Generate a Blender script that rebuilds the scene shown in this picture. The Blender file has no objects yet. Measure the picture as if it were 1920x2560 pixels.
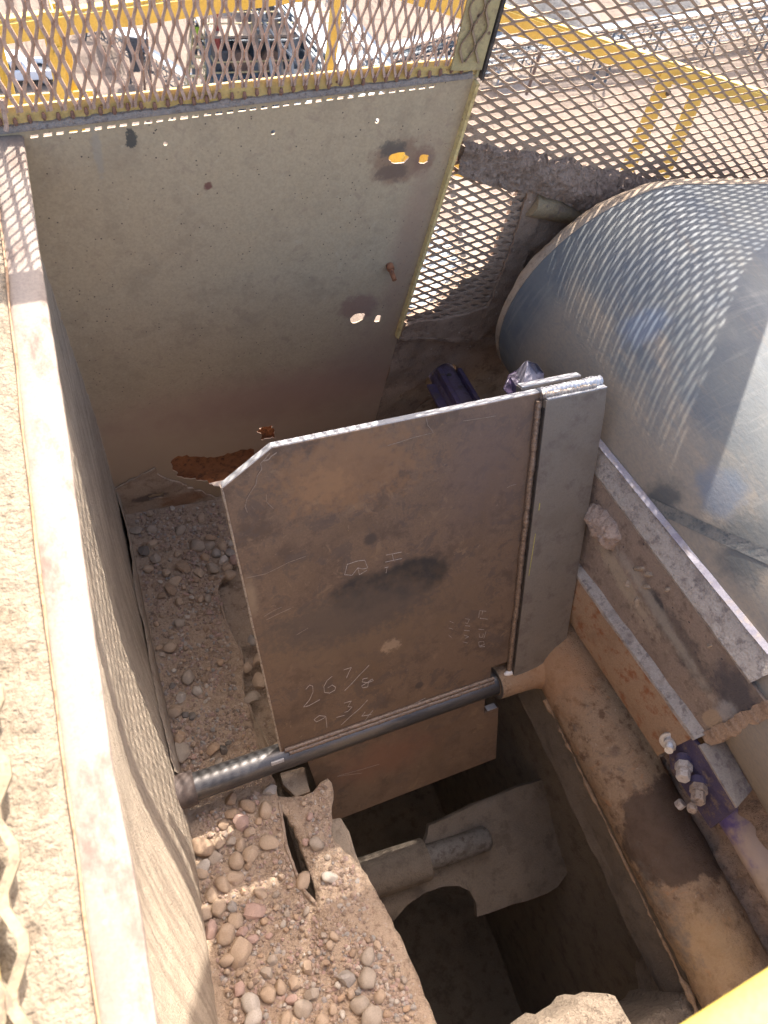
import bpy, bmesh, math, random
import numpy as np
from mathutils import Vector, Matrix, noise as mnoise
from mathutils.geometry import delaunay_2d_cdt

# ---------------------------------------------------------------- camera, sky, sun, exposure
scene = bpy.context.scene
COL = scene.collection
FOC = 1834.0                       # focal length in pixels of a 1920 x 2560 frame
RC = np.array([[0.91763653, 0.35970842, -0.16897647],
               [-0.22767283, 0.82430555, 0.51834876],
               [0.32574265, -0.43718441, 0.83830872]])
cam_data = bpy.data.cameras.new('camera')
cam = bpy.data.objects.new('camera', cam_data)
COL.objects.link(cam)
cam.matrix_world = Matrix(((RC[0, 0], -RC[1, 0], -RC[2, 0], 0),
                           (-RC[0, 1], RC[1, 1], RC[2, 1], 0),
                           (-RC[0, 2], RC[1, 2], RC[2, 2], 0),
                           (0, 0, 0, 1)))
cam_data.sensor_fit = 'VERTICAL'
cam_data.sensor_height = 36.0
cam_data.sensor_width = 27.0
cam_data.lens = FOC * 36.0 / 2560.0
cam_data.clip_start = 0.02
cam_data.clip_end = 6000.0
cam_data.dof.use_dof = True
cam_data.dof.focus_distance = 1.45
cam_data.dof.aperture_fstop = 9.0
scene.camera = cam

SUN_DIR = Vector((0.55, 1.0, 1.3)).normalized()     # towards the sun
SUN_EL = math.asin(SUN_DIR.z)
SUN_AZ = math.atan2(SUN_DIR.x, SUN_DIR.y)           # clockwise from +Y
world = bpy.data.worlds.new('World')
scene.world = world
world.use_nodes = True
wn = world.node_tree
bg = wn.nodes['Background']
sky = wn.nodes.new('ShaderNodeTexSky')
sky.sky_type = 'NISHITA'
sky.sun_disc = False
sky.sun_elevation = SUN_EL
sky.sun_rotation = SUN_AZ
sky.dust_density = 4.5
sky.air_density = 0.8
sky.ozone_density = 0.35
wn.links.new(sky.outputs['Color'], bg.inputs['Color'])
bg.inputs['Strength'].default_value = 0.15
sun_data = bpy.data.lights.new('sun', 'SUN')
sun_data.energy = 3.3
sun_data.angle = math.radians(0.42)
sun_data.color = (1.0, 0.95, 0.88)
sun = bpy.data.objects.new('sun', sun_data)
COL.objects.link(sun)
sun.rotation_euler = SUN_DIR.to_track_quat('Z', 'Y').to_euler()
sun.location = (4, 8, 12)
scene.view_settings.view_transform = 'Standard'
scene.view_settings.look = 'None'
scene.view_settings.gamma = 1.0
scene.view_settings.exposure = 2.05
scene.cycles.max_bounces = 10
scene.cycles.diffuse_bounces = 6

# ---------------------------------------------------------------- measuring helpers
S = 1920.0 / 1659.0
RND = random.Random(7)


def ray(x, y):
    d = np.array([(x * S - 960) / FOC, (y * S - 1280) / FOC, 1.0])
    return np.array([d @ RC[:, 0], -(d @ RC[:, 1]), -(d @ RC[:, 2])])


def on_plane(x, y, n, c):
    r = ray(x, y)
    return Vector(r * (c / float(r @ np.array(n, float))))


def PY(x, y, Y):
    return on_plane(x, y, (0, 1, 0), Y)


def PZ(x, y, Z):
    return on_plane(x, y, (0, 0, 1), Z)


def PX(x, y, X):
    return on_plane(x, y, (1, 0, 0), X)


def fbm(p, octaves=4):
    return mnoise.fractal(p, 0.9, 2.0, octaves)


# ---------------------------------------------------------------- object helpers
def tag(o, label=None, cat=None, group=None, kind=None):
    if label: o['label'] = label
    if cat: o['category'] = cat
    if group: o['group'] = group
    if kind: o['kind'] = kind
    return o


def empty(name, loc, label=None, cat=None, group=None):
    o = bpy.data.objects.new(name, None)
    COL.objects.link(o)
    o.location = loc
    o.empty_display_size = 0.05
    return tag(o, label, cat, group)


def wloc(o):
    v = Vector((0, 0, 0))
    while o is not None:
        v = v + o.location
        o = o.parent
    return v


def link_mesh(name, verts, faces, m, parent=None, smooth=0.0, bevel=0.0, uvs=None, origin=None, segs=2):
    me = bpy.data.meshes.new(name)
    base = wloc(parent) if parent is not None else Vector((0, 0, 0))
    o = bpy.data.objects.new(name, me)
    loc = Vector((0, 0, 0))
    if origin is not None:
        loc = Vector(origin) - base
    off = base + loc
    me.from_pydata([tuple(Vector(v) - off) for v in verts], [], [tuple(f) for f in faces])
    me.validate()
    if bevel > 0:
        bm = bmesh.new()
        bm.from_mesh(me)
        bmesh.ops.recalc_face_normals(bm, faces=bm.faces[:])
        es = [e for e in bm.edges if len(e.link_faces) == 2 and e.calc_face_angle(0) > 0.5]
        if es:
            bmesh.ops.bevel(bm, geom=es, offset=bevel, segments=segs, affect='EDGES', profile=0.6, clamp_overlap=True)
        bm.to_mesh(me)
        bm.free()
    if smooth > 0:
        me.polygons.foreach_set('use_smooth', [True] * len(me.polygons))
        me.set_sharp_from_angle(angle=smooth)
    me.materials.append(m)
    me.update()
    COL.objects.link(o)
    o.location = loc
    if parent is not None:
        o.parent = parent
    return o


class MB:
    """collects shapes; build() links them as one mesh object"""
    def __init__(self):
        self.v, self.f = [], []

    def add(self, verts, faces):
        b = len(self.v)
        self.v += [Vector(q) for q in verts]
        self.f += [tuple(i + b for i in f) for f in faces]
        return self

    def box(self, lo, hi):
        x0, y0, z0 = lo; x1, y1, z1 = hi
        v = [(x, y, z) for x in (x0, x1) for y in (y0, y1) for z in (z0, z1)]
        return self.add(v, [(0, 1, 3, 2), (4, 6, 7, 5), (0, 4, 5, 1), (2, 3, 7, 6), (0, 2, 6, 4), (1, 5, 7, 3)])

    def obox(self, c, ax, ay, az):
        """box from its centre and three half axes"""
        c, ax, ay, az = map(Vector, (c, ax, ay, az))
        v = [c + i * ax + j * ay + k * az for i in (-1, 1) for j in (-1, 1) for k in (-1, 1)]
        return self.add(v, [(0, 1, 3, 2), (4, 6, 7, 5), (0, 4, 5, 1), (2, 3, 7, 6), (0, 2, 6, 4), (1, 5, 7, 3)])

    def bar(self, a, b, w, h, up=(0, 0, 1)):
        a, b = Vector(a), Vector(b)
        d = (b - a)
        if d.length < 1e-9: return self
        dn = d.normalized()
        s = dn.cross(Vector(up))
        if s.length < 1e-4: s = dn.cross(Vector((0, 1, 0)))
        s.normalize()
        u = s.cross(dn)
        return self.obox((a + b) / 2, d / 2, s * w / 2, u * h / 2)

    def prism(self, loop, ext):
        loop = [Vector(q) for q in loop]
        ext = Vector(ext)
        n = len(loop)
        v = loop + [q + ext for q in loop]
        f = [tuple(range(n)), tuple(range(2 * n - 1, n - 1, -1))]
        f += [(i, i + n, (i + 1) % n + n, (i + 1) % n) for i in range(n)]
        return self.add(v, f)

    def loft(self, a, b, cap=True):
        n = len(a)
        v = [Vector(q) for q in a] + [Vector(q) for q in b]
        f = [(i, (i + 1) % n, (i + 1) % n + n, i + n) for i in range(n)]
        if cap: f += [tuple(range(n - 1, -1, -1)), tuple(range(n, 2 * n))]
        return self.add(v, f)

    def tube(self, pts, r, n=12, cap=True, jitter=0.0, seed=0):
        pts = [Vector(q) for q in pts]
        rs = r if isinstance(r, (list, tuple)) else [r] * len(pts)
        rings = []
        prev = None
        for i, q in enumerate(pts):
            d = (pts[min(i + 1, len(pts) - 1)] - pts[max(i - 1, 0)]).normalized()
            if prev is None:
                a = d.cross(Vector((0, 0, 1)))
                if a.length < 1e-3: a = d.cross(Vector((0, 1, 0)))
            else:
                a = prev - d * prev.dot(d)
            a.normalize()
            prev = a
            b = d.cross(a)
            ring = []
            for k in range(n):
                t = 2 * math.pi * k / n
                rr = rs[i]
                w = (a * math.cos(t) + b * math.sin(t))
                if jitter:
                    rr += jitter * fbm((q + w * rs[i]) * 28 + Vector((seed, 0, 0)))
                ring.append(q + w * rr)
            rings.append(ring)
        v = [p for ring in rings for p in ring]
        f = []
        for i in range(len(rings) - 1):
            for k in range(n):
                f.append((i * n + k, i * n + (k + 1) % n, (i + 1) * n + (k + 1) % n, (i + 1) * n + k))
        if cap:
            f.append(tuple(range(n - 1, -1, -1)))
            f.append(tuple(range((len(rings) - 1) * n, len(rings) * n)))
        return self.add(v, f)

    def ring(self, c, axis, r0, r1, L, n=20):
        c, axis = Vector(c), Vector(axis).normalized()
        a = axis.cross(Vector((0, 0, 1)))
        if a.length < 1e-3: a = axis.cross(Vector((0, 1, 0)))
        a.normalize(); b = axis.cross(a)
        v, f = [], []
        for k in range(n):
            t = 2 * math.pi * k / n
            w = a * math.cos(t) + b * math.sin(t)
            v += [c + w * r0, c + w * r1, c + w * r1 + axis * L, c + w * r0 + axis * L]
        for k in range(n):
            p, q = 4 * k, 4 * ((k + 1) % n)
            for j in range(4):
                f.append((p + j, q + j, q + (j + 1) % 4, p + (j + 1) % 4))
        return self.add(v, f)

    def build(self, name, m, parent=None, smooth=0.0, bevel=0.0, origin=None, segs=2):
        return link_mesh(name, self.v, self.f, m, parent, smooth, bevel, origin=origin, segs=segs)


def inside(p, poly):
    x, y = p
    r = False
    n = len(poly)
    for i in range(n):
        x0, y0 = poly[i]; x1, y1 = poly[(i + 1) % n]
        if (y0 > y) != (y1 > y) and x < (x1 - x0) * (y - y0) / (y1 - y0) + x0:
            r = not r
    return r


def edge_dist(p, poly):
    best = 1e9
    px, py = p
    n = len(poly)
    for i in range(n):
        x0, y0 = poly[i]; x1, y1 = poly[(i + 1) % n]
        dx, dy = x1 - x0, y1 - y0
        L = dx * dx + dy * dy
        t = 0 if L == 0 else max(0, min(1, ((px - x0) * dx + (py - y0) * dy) / L))
        best = min(best, math.hypot(px - x0 - t * dx, py - y0 - t * dy))
    return best


def rough_loop(poly, step, amp, seed=0, closed=True):
    """subdivide a 2-D loop and ruffle it"""
    out = []
    n = len(poly)
    for i in range(n if closed else n - 1):
        a, b = Vector(poly[i]), Vector(poly[(i + 1) % n])
        k = max(1, int((b - a).length / step))
        nn = Vector((-(b - a).y, (b - a).x))
        if nn.length > 0: nn.normalize()
        for j in range(k):
            p = a.lerp(b, j / k)
            w = fbm(Vector((p.x * 1.7 / step, p.y * 1.7 / step, seed)) * 0.35)
            q = p + nn * amp * w
            out.append((q.x, q.y))
    return out


def sheet(outer, holes, to3d, thick, spacing=0.0, drop_small=0.0):
    """triangulated flat domain with holes; to3d(u, v) is the front, thick the vector to the back. Returns verts, faces"""
    vs, es = [], []
    for loop in [outer] + list(holes):
        b = len(vs)
        vs += [Vector(p) for p in loop]
        es += [(b + i, b + (i + 1) % len(loop)) for i in range(len(loop))]
    if spacing > 0:
        us = [p[0] for p in outer]; ws = [p[1] for p in outer]
        rr = random.Random(3)
        u = min(us)
        while u < max(us):
            w = min(ws)
            while w < max(ws):
                p = (u + rr.uniform(-.35, .35) * spacing, w + rr.uniform(-.35, .35) * spacing)
                if inside(p, outer) and edge_dist(p, outer) > spacing * .4 and not any(inside(p, h) or edge_dist(p, h) < spacing * .3 for h in holes):
                    vs.append(Vector(p))
                w += spacing
            u += spacing
    ov, oe, of, _, _, _ = delaunay_2d_cdt(vs, es, [], 0, 1e-7)
    tri = []
    for f in of:
        c = sum((ov[i] for i in f), Vector((0, 0))) / len(f)
        if inside(c, outer) and not any(inside(c, h) for h in holes):
            tri.append(tuple(f))
    n = len(ov)
    front = [Vector(to3d(p.x, p.y)) for p in ov]
    th = thick if callable(thick) else (lambda u, v: Vector(thick))
    back = [front[i] + th(ov[i].x, ov[i].y) for i in range(n)]
    faces = list(tri) + [tuple(i + n for i in reversed(f)) for f in tri]
    cnt = {}
    for f in tri:
        for i in range(len(f)):
            cnt.setdefault(frozenset((f[i], f[(i + 1) % len(f)])), []).append((f[i], f[(i + 1) % len(f)]))
    for k, l in cnt.items():
        if len(l) == 1:
            a, b = l[0]
            faces.append((b, a, a + n, b + n))
    return front + back, faces


def ell(cx, cy, rx, ry, n=14, rough=0.0, seed=0, rot=0.0):
    out = []
    for i in range(n):
        t = 2 * math.pi * i / n
        k = 1 + rough * mnoise.noise(Vector((math.cos(t) * 1.7, math.sin(t) * 1.7, seed * 3.1)))
        x, y = rx * k * math.cos(t), ry * k * math.sin(t)
        out.append((cx + x * math.cos(rot) - y * math.sin(rot), cy + x * math.sin(rot) + y * math.cos(rot)))
    return out


# ---------------------------------------------------------------- materials
class NT:
    def __init__(self, name):
        self.m = bpy.data.materials.new(name)
        self.m.use_nodes = True
        self.t = self.m.node_tree
        self.b = self.t.nodes['Principled BSDF']
        self.pos = self.t.nodes.new('ShaderNodeNewGeometry').outputs['Position']

    def n(self, kind, **kw):
        x = self.t.nodes.new(kind)
        for k, v in kw.items():
            setattr(x, k, v)
        return x

    def set(self, sock, v):
        if hasattr(v, 'is_linked') or isinstance(v, bpy.types.NodeSocket):
            self.t.links.new(v, sock)
        else:
            sock.default_value = v

    def noise(self, scale, detail=6, rough=0.6, vec=None, stretch=None, dist=0.0, off=(0, 0, 0)):
        v = vec or self.pos
        mp = self.n('ShaderNodeMapping')
        self.t.links.new(v, mp.inputs['Vector'])
        st = stretch or (1, 1, 1)
        mp.inputs['Scale'].default_value = st
        mp.inputs['Location'].default_value = off
        x = self.n('ShaderNodeTexNoise')
        self.t.links.new(mp.outputs['Vector'], x.inputs['Vector'])
        x.inputs['Scale'].default_value = scale
        x.inputs['Detail'].default_value = detail
        x.inputs['Roughness'].default_value = rough
        x.inputs['Distortion'].default_value = dist
        return x.outputs['Fac']

    def voro(self, scale, feature='F1', vec=None, stretch=None):
        v = vec or self.pos
        mp = self.n('ShaderNodeMapping')
        self.t.links.new(v, mp.inputs['Vector'])
        mp.inputs['Scale'].default_value = stretch or (1, 1, 1)
        x = self.n('ShaderNodeTexVoronoi', feature=feature)
        self.t.links.new(mp.outputs['Vector'], x.inputs['Vector'])
        x.inputs['Scale'].default_value = scale
        return x.outputs['Distance']

    def ramp(self, fac, lo, hi, a=0.0, b=1.0):
        x = self.n('ShaderNodeMapRange')
        x.clamp = True
        x.interpolation_type = 'SMOOTHSTEP'
        self.set(x.inputs['Value'], fac)
        x.inputs['From Min'].default_value = lo
        x.inputs['From Max'].default_value = hi
        x.inputs['To Min'].default_value = a
        x.inputs['To Max'].default_value = b
        return x.outputs['Result']

    def math(self, op, a, b=0.0):
        x = self.n('ShaderNodeMath', operation=op)
        self.set(x.inputs[0], a)
        self.set(x.inputs[1], b)
        return x.outputs[0]

    def mix(self, fac, a, b):
        x = self.n('ShaderNodeMix', data_type='RGBA')
        self.set(x.inputs['Factor'], fac)
        for s, v in ((x.inputs[6], a), (x.inputs[7], b)):
            self.set(s, (*v, 1) if isinstance(v, tuple) and len(v) == 3 else v)
        return x.outputs[2]

    def axis(self, i, vec=None):
        x = self.n('ShaderNodeSeparateXYZ')
        self.t.links.new(vec or self.pos, x.inputs[0])
        return x.outputs[i]

    def spot(self, c, radii, warp=0.35, wscale=30.0, soft=0.35, seed=0.0):
        """1 inside a ragged ellipsoid round the point c, 0 outside"""
        v = self.n('ShaderNodeVectorMath', operation='SUBTRACT')
        self.t.links.new(self.pos, v.inputs[0])
        v.inputs[1].default_value = c
        d = self.n('ShaderNodeVectorMath', operation='DIVIDE')
        self.t.links.new(v.outputs[0], d.inputs[0])
        d.inputs[1].default_value = radii
        l = self.n('ShaderNodeVectorMath', operation='LENGTH')
        self.t.links.new(d.outputs[0], l.inputs[0])
        w = self.noise(wscale, 6, 0.65, off=(seed, seed * 1.7, 0))
        w = self.math('MULTIPLY', self.math('SUBTRACT', w, 0.5), warp * 4)
        q = self.math('ADD', l.outputs['Value'], w)
        return self.ramp(q, 1.0 - soft, 1.0 + soft, 1.0, 0.0)

    def bump(self, height, strength=0.5, dist=0.004, prev=None):
        x = self.n('ShaderNodeBump')
        self.set(x.inputs['Height'], height)
        x.inputs['Strength'].default_value = strength
        x.inputs['Distance'].default_value = dist
        if prev is not None: self.t.links.new(prev, x.inputs['Normal'])
        return x.outputs['Normal']

    def done(self, color, rough=0.8, metal=0.0, normal=None, spec=None):
        self.set(self.b.inputs['Base Color'], (*color, 1) if isinstance(color, tuple) and len(color) == 3 else color)
        self.set(self.b.inputs['Roughness'], rough)
        self.set(self.b.inputs['Metallic'], metal)
        if normal is not None: self.t.links.new(normal, self.b.inputs['Normal'])
        if spec is not None: self.b.inputs['Specular IOR Level'].default_value = spec
        return self.m


def mat_mottled(name, cols, scale=12, rough=0.8, metal=0.0, fine=220, bstr=0.35, bdist=0.002, stretch=None, speck=None, spots=(), stops=(0.35, 0.5, 0.65), rvar=0.15, flecks=()):
    """three-tone mottled surface with grain, specks and spots of stain and painted shade"""
    t = NT(name)
    a = t.noise(scale, 8, 0.62, stretch=stretch)
    c = t.mix(t.ramp(a, stops[0], stops[1]), cols[0], cols[1])
    b = t.noise(scale * 2.3, 8, 0.7, stretch=stretch, off=(4.1, 2.7, 1.3))
    c = t.mix(t.ramp(b, stops[1], stops[2]), c, cols[2])
    g = t.noise(fine, 3, 0.6)
    c = t.mix(t.ramp(g, 0.3, 0.75, 0.0, 0.35), c, tuple(k * 0.55 for k in cols[0]))
    if speck:
        s = t.voro(speck[1])
        keep = t.ramp(t.noise(speck[1] * .5, 2, .5), 0.45, 0.62)
        c = t.mix(t.math('MULTIPLY', t.ramp(s, speck[2] * .6, speck[2], 1.0, 0.0), keep), c, speck[0])
    for fc, fs_, lo_, hi_, am_ in flecks:
        fl_ = t.noise(fs_, 10, .72, off=(fs_ * .1, 3.3, 1.1), dist=.6)
        c = t.mix(t.ramp(fl_, lo_, hi_, 0, am_), c, fc)
    for sp in spots:
        f = t.spot(*sp[0])
        c = t.mix(t.math('MULTIPLY', f, sp[2]), c, sp[1])
    nb = t.bump(g, bstr, bdist)
    nb = t.bump(a, bstr, bdist * 2.5, nb)
    r = t.ramp(b, 0.3, 0.7, rough - rvar, min(1.0, rough + rvar))
    return t.done(c, r, metal, nb)
YB = 1.0443          # inner face of the side wall
ZL = -0.659          # level of the chute rim
T_SUN = 1.3


def BW(x, y):        # view point -> (u, v) on the side wall
    p = PY(x, y, YB)
    return (p.x, p.z)


# ---- materials of the near things
M_olive = mat_mottled('olive_paint_dusty', [(.415, .315, .195), (.445, .34, .213), (.38, .287, .18)], 5, .62, 0, 260, .25, .0008,
                      speck=((.08, .055, .04), 95, .16),
                      flecks=[((.30, .215, .145), 34, .56, .66, .55), ((.46, .37, .25), 55, .58, .68, .5), ((.17, .12, .09), 120, .64, .70, .6)],
                      spots=[((tuple(PY(865, 350, YB)), (.050, .03, .042), .40, 45, .30, 1), (.19, .095, .06), .6),
                             ((tuple(PY(848, 322, YB)), (.026, .03, .014), .5, 70, .25, 2), (.07, .068, .06), .65), ((tuple(PY(848, 372, YB)), (.030, .03, .018), .5, 70, .25, 2.4), (.11, .075, .06), .6),
                             ((tuple(PY(916, 345, YB)), (.020, .03, .024), .40, 70, .3, 3), (.20, .11, .075), .6),
                             ((tuple(PY(775, 664, YB)), (.042, .03, .034), .45, 45, .3, 4), (.24, .13, .105), .65),
                             ((tuple(PY(283, 300, YB)), (.008, .02, .014), .6, 120, .2, 5), (.05, .05, .045), .9),
                             ((tuple(PY(210, 325, YB)), (.006, .02, .04), .5, 120, .4, 5.5), (.30, .27, .22), .5),
                             ((tuple(PY(450, 402, YB)), (.007, .02, .007), .4, 150, .3, 6), (.16, .06, .045), .9),
                             ((tuple(PY(480, 960, YB)), (.62, .3, .15), .25, 9, .9, 7), (.45, .295, .20), .95),
                             ((tuple(PY(300, 1030, YB)), (.30, .3, .22), .25, 14, .6, 8), (.47, .345, .225), .8),
                             ((tuple(PY(790, 790, YB)), (.10, .1, .13), .35, 20, .8, 9), (.30, .20, .15), .6),  # darker patch painted in as shade at the plate's lower right
                             ((tuple(PY(640, 850, YB)), (.28, .1, .07), .35, 20, .8, 10), (.36, .22, .16), .75),
                             ((tuple(PY(880, 540, YB)), (.03, .1, .20), .35, 30, .8, 11), (.31, .19, .13), .6)])
M_dirtwall = mat_mottled('caked_dirt_on_steel', [(.28, .19, .125), (.34, .235, .16), (.21, .14, .095)], 14, .95, 0, 300, .8, .003,
                         speck=((.40, .32, .25), 60, .18))
M_dirt = mat_mottled('caked_dirt', [(.33, .235, .16), (.40, .29, .20), (.25, .175, .12)], 22, .97, 0, 320, 1.0, .004)
M_caked = mat_mottled('brown_caked_dirt', [(.28, .19, .132), (.35, .245, .175), (.21, .14, .097)], 40, .97, 0, 420, 1.0, .004)
M_dust = mat_mottled('pale_dust', [(.30, .222, .15), (.35, .265, .185), (.24, .175, .118)], 16, .95, 0, 380, .7, .002)
M_flange = mat_mottled('dusty_rim_steel', [(.225, .17, .13), (.26, .205, .162), (.17, .118, .092)], 13, .8, 0, 300, .4, .0012,
                       stretch=(1, .45, 1), speck=((.27, .19, .16), 55, .14))
M_flange2 = mat_mottled('caked_pale_dust', [(.225, .175, .118), (.27, .215, .15), (.17, .128, .086)], 26, .95, 0, 240, 1.0, .004,
                        speck=((.26, .2, .15), 70, .2))
M_wall = mat_mottled('dusty_chute_steel', [(.33, .27, .205), (.38, .315, .24), (.27, .22, .17)], 9, .85, 0, 420, .6, .0015, stretch=(1, .35, 1))
t = NT('streaked_chute_steel')
a = t.noise(9, 8, .62, stretch=(1, .5, 1))
c = t.mix(t.ramp(a, .35, .65), (.54, .425, .305), (.45, .35, .25))
dot = t.n('ShaderNodeVectorMath', operation='DOT_PRODUCT')
t.t.links.new(t.pos, dot.inputs[0]); dot.inputs[1].default_value = (0, -1.28, 1.0)
dot2 = t.n('ShaderNodeVectorMath', operation='DOT_PRODUCT')
t.t.links.new(t.pos, dot2.inputs[0]); dot2.inputs[1].default_value = (0, .06, .08)
cmb = t.n('ShaderNodeCombineXYZ')
t.t.links.new(dot.outputs['Value'], cmb.inputs[0]); t.t.links.new(dot2.outputs['Value'], cmb.inputs[1])
stk = t.noise(34, 5, .7, vec=cmb.outputs[0])
g = t.noise(300, 4, .65)
c = t.mix(t.ramp(stk, .42, .62, 0, .5), c, (.22, .165, .115))  # dark streaks along the sun's slope put mesh shadow into the colour
c = t.mix(t.ramp(g, .45, .75, 0, .45), c, (.16, .12, .085))
nb = t.bump(stk, .8, .012)
nb = t.bump(g, 1.0, .004, nb)
M_wall2 = t.done(c, .95, 0, nb)
M_yellow = mat_mottled('yellow_paint', [(.60, .44, .085), (.63, .47, .11), (.54, .385, .085)], 6, .5, 0, 300, .15, .0005)
M_yellow_dirty = mat_mottled('dusty_yellow_paint', [(.56, .40, .13), (.60, .44, .17), (.47, .32, .12)], 11, .75, 0, 300, .4, .001,
                             speck=((.20, .10, .06), 75, .2))
M_yellow_drab = mat_mottled('drab_yellow_paint', [(.40, .32, .15), (.45, .36, .18), (.30, .22, .12)], 16, .8, 0, 300, .5, .001,
                            speck=((.14, .075, .05), 60, .22))
M_rustmesh = mat_mottled('rusty_expanded_metal', [(.43, .29, .21), (.50, .35, .26), (.33, .20, .14)], 40, .85, 0, 500, .5, .001)
M_mesh_caked = mat_mottled('dirt_caked_mesh', [(.36, .245, .165), (.43, .305, .21), (.27, .175, .115)], 50, .95, 0, 420, .8, .002)
M_rust = mat_mottled('orange_rust', [(.23, .085, .035), (.30, .12, .05), (.10, .045, .03)], 26, .9, 0, 350, .7, .002)
M_dark = mat_mottled('hole_shade_and_dark_steel', [(.07, .055, .045), (.09, .07, .055), (.05, .04, .032)], 18, .95, 0, 300, .8, .003)  # dark tone standing in for shade inside holes, also on dark steel
M_lump = mat_mottled('lumpy_caked_dirt', [(.20, .15, .105), (.245, .185, .13), (.155, .112, .078)], 30, .97, 0, 260, 1.0, .006, speck=((.30, .24, .18), 110, .25))  # darker, lumpier mix of caked dirt
M_bright = mat_mottled('fresh_cut_steel', [(.46, .45, .45), (.54, .53, .53), (.36, .35, .35)], 60, .42, .45, 500, .25, .0004, stretch=(1, 6, 1))
M_weld = mat_mottled('weld_bead', [(.24, .19, .15), (.34, .29, .24), (.16, .11, .08)], 90, .5, .6, 600, .4, .0006)

# ---------------------------------------------------------------- setting: ground and pit floor
GZ = -36.0
t = NT('desert_sand')
a = t.noise(.05, 8, .6)
c = t.mix(t.ramp(a, .35, .65), (.150, .110, .082), (.178, .134, .104))
b = t.noise(.35, 8, .7, stretch=(1, .3, 1), dist=1.2)
c = t.mix(t.ramp(b, .5, .64, 0, .8), c, (.112, .08, .058))
tr1 = t.noise(.55, 6, .7, stretch=(.12, 1, 1), dist=2.0)
tr2 = t.noise(.6, 6, .7, stretch=(1, .10, 1), dist=2.4, off=(9, 3, 0))
rut = t.math('MAXIMUM', t.ramp(tr1, .56, .68), t.ramp(tr2, .57, .69))
c = t.mix(t.math('MULTIPLY', rut, .55), c, (.088, .062, .046))
g = t.noise(2.6, 6, .65)
nb = t.bump(g, .9, .12)
nb = t.bump(rut, .6, .12, nb)
M_sand = t.done(c, .97, 0, nb)
g = MB()
R = 2500
g.add([(-R, -R, GZ), (R, -R, GZ), (R, R, GZ), (-R, R, GZ)], [(0, 1, 2, 3)])
ground = g.build('ground', M_sand)
tag(ground, 'pale sandy yard far below with tyre tracks', kind='structure')

# ---------------------------------------------------------------- side wall (olive painted plate)
zt_l, zt_r = BW(45, 292), BW(1030, 170)
br = BW(860, 725)
seam = BW(790, 985)
ZF_FAR = -1.80
ul = -0.075
outer = [(ul, zt_l[1] + .005), (zt_l[0], zt_l[1] + .006), (zt_r[0], zt_r[1] + .006), br, seam, (seam[0] - .01, ZF_FAR), (ul, ZF_FAR)]
holes = []
for (x, y, r) in [(358, 310, 5), (590, 286, 5), (815, 261, 5)]:
    c0 = BW(x, y); k = BW(x + r, y)
    holes.append(ell(c0[0], c0[1], k[0] - c0[0], (k[0] - c0[0]) * 1.1, 10, .15, x))
for (x, y, rx, ry, sd) in [(860, 342, 21, 12.5, 1), (916, 343, 10, 11, 2), (772, 687, 16, 10, 3), (816, 688, 6.5, 7, 4)]:
    c0 = BW(x, y); k = BW(x + rx, y); k2 = BW(x, y + ry)
    holes.append(ell(c0[0], c0[1], k[0] - c0[0], (c0[1] - k2[1]), 22, .35, sd + .37))
# row of slots made up to show bright dashes under the guard frame
d0, d1 = Vector(BW(58, 292)), Vector(BW(945, 181))
NS = 36
for i in range(NS):
    p = d0.lerp(d1, (i + .2) / NS)
    q = d0.lerp(d1, (i + .2 + .62 + .06 * math.sin(i * 2.3)) / NS)
    h = .0021 + .0003 * math.sin(i * 1.7)
    holes.append([(p.x, p.y - h - .003), (q.x, q.y - h - .003), (q.x + .001, q.y + h - .003), (p.x + .001, p.y + h - .003)])
# worn-through patches near the bottom
patch = [BW(*q) for q in [(368, 1000), (385, 985), (412, 984), (440, 988), (470, 985), (520, 975), (548, 968), (548, 1045), (520, 1052), (494, 1062), (470, 1050), (440, 1040), (405, 1035), (385, 1030)]]
patch = rough_loop(patch, .008, .010, 3)
small = rough_loop([BW(*q) for q in [(558, 925), (590, 920), (595, 945), (566, 952)]], .006, .008, 5)
holes += [patch, small]
v, f = sheet(outer, holes, lambda u, w: (u, YB, w), (0, .0024, 0))
side_wall = empty('side_wall', (0.35, YB, -1.2), 'olive painted steel chute side plate with rusty ragged holes, back of the chute', 'steel plate')
link_mesh('wall_plate', v, f, M_olive, side_wall, smooth=.5)
bk = MB()
c0 = BW(460, 1015)
bk.box((c0[0] - .16, YB + .022, c0[1] - .09), (c0[0] + .26, YB + .03, c0[1] + .14))
tag(bk.build('backing_plate', M_rust, side_wall), 'orange rusted backing plate showing through the worn hole')
# crust of dried dirt along the foot of the plate
cr = [BW(*q) for q in [(243, 1052), (275, 1040), (300, 1022), (330, 1010), (368, 1035), (405, 1050), (440, 1060), (490, 1078), (548, 1068), (600, 1060)]]
cr = [(cr[0][0] - .02, cr[0][1])] + cr + [(cr[-1][0], -1.85), (cr[0][0] - .02, -1.85)]
crl = rough_loop(cr, .012, .012, 9)
v, f = sheet(crl, [rough_loop([BW(*q) for q in [(318, 1066), (350, 1060), (352, 1068), (322, 1074)]], .006, .006, 2),
                   rough_loop([BW(*q) for q in [(385, 1086), (438, 1082), (430, 1092), (395, 1094)]], .006, .006, 4)],
             lambda u, w: (u, YB - .004 - .003 * (1 + fbm(Vector((u * 40, w * 40, 2)))), w), (0, .005, 0), .014)
link_mesh('dirt_crust', v, f, mat_mottled('pinkish_crust', [(.43, .31, .212), (.50, .37, .26), (.34, .235, .16)], 16, .95, 0, 300, .9, .003, spots=[((tuple(PY(395, 1075, YB)), (.05, .03, .03), .5, 40, .4, 1), (.32, .15, .07), .7), ((tuple(PY(320, 1070, YB)), (.04, .03, .015), .6, 50, .4, 2), (.13, .09, .07), .8)]), side_wall, smooth=.7)
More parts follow.
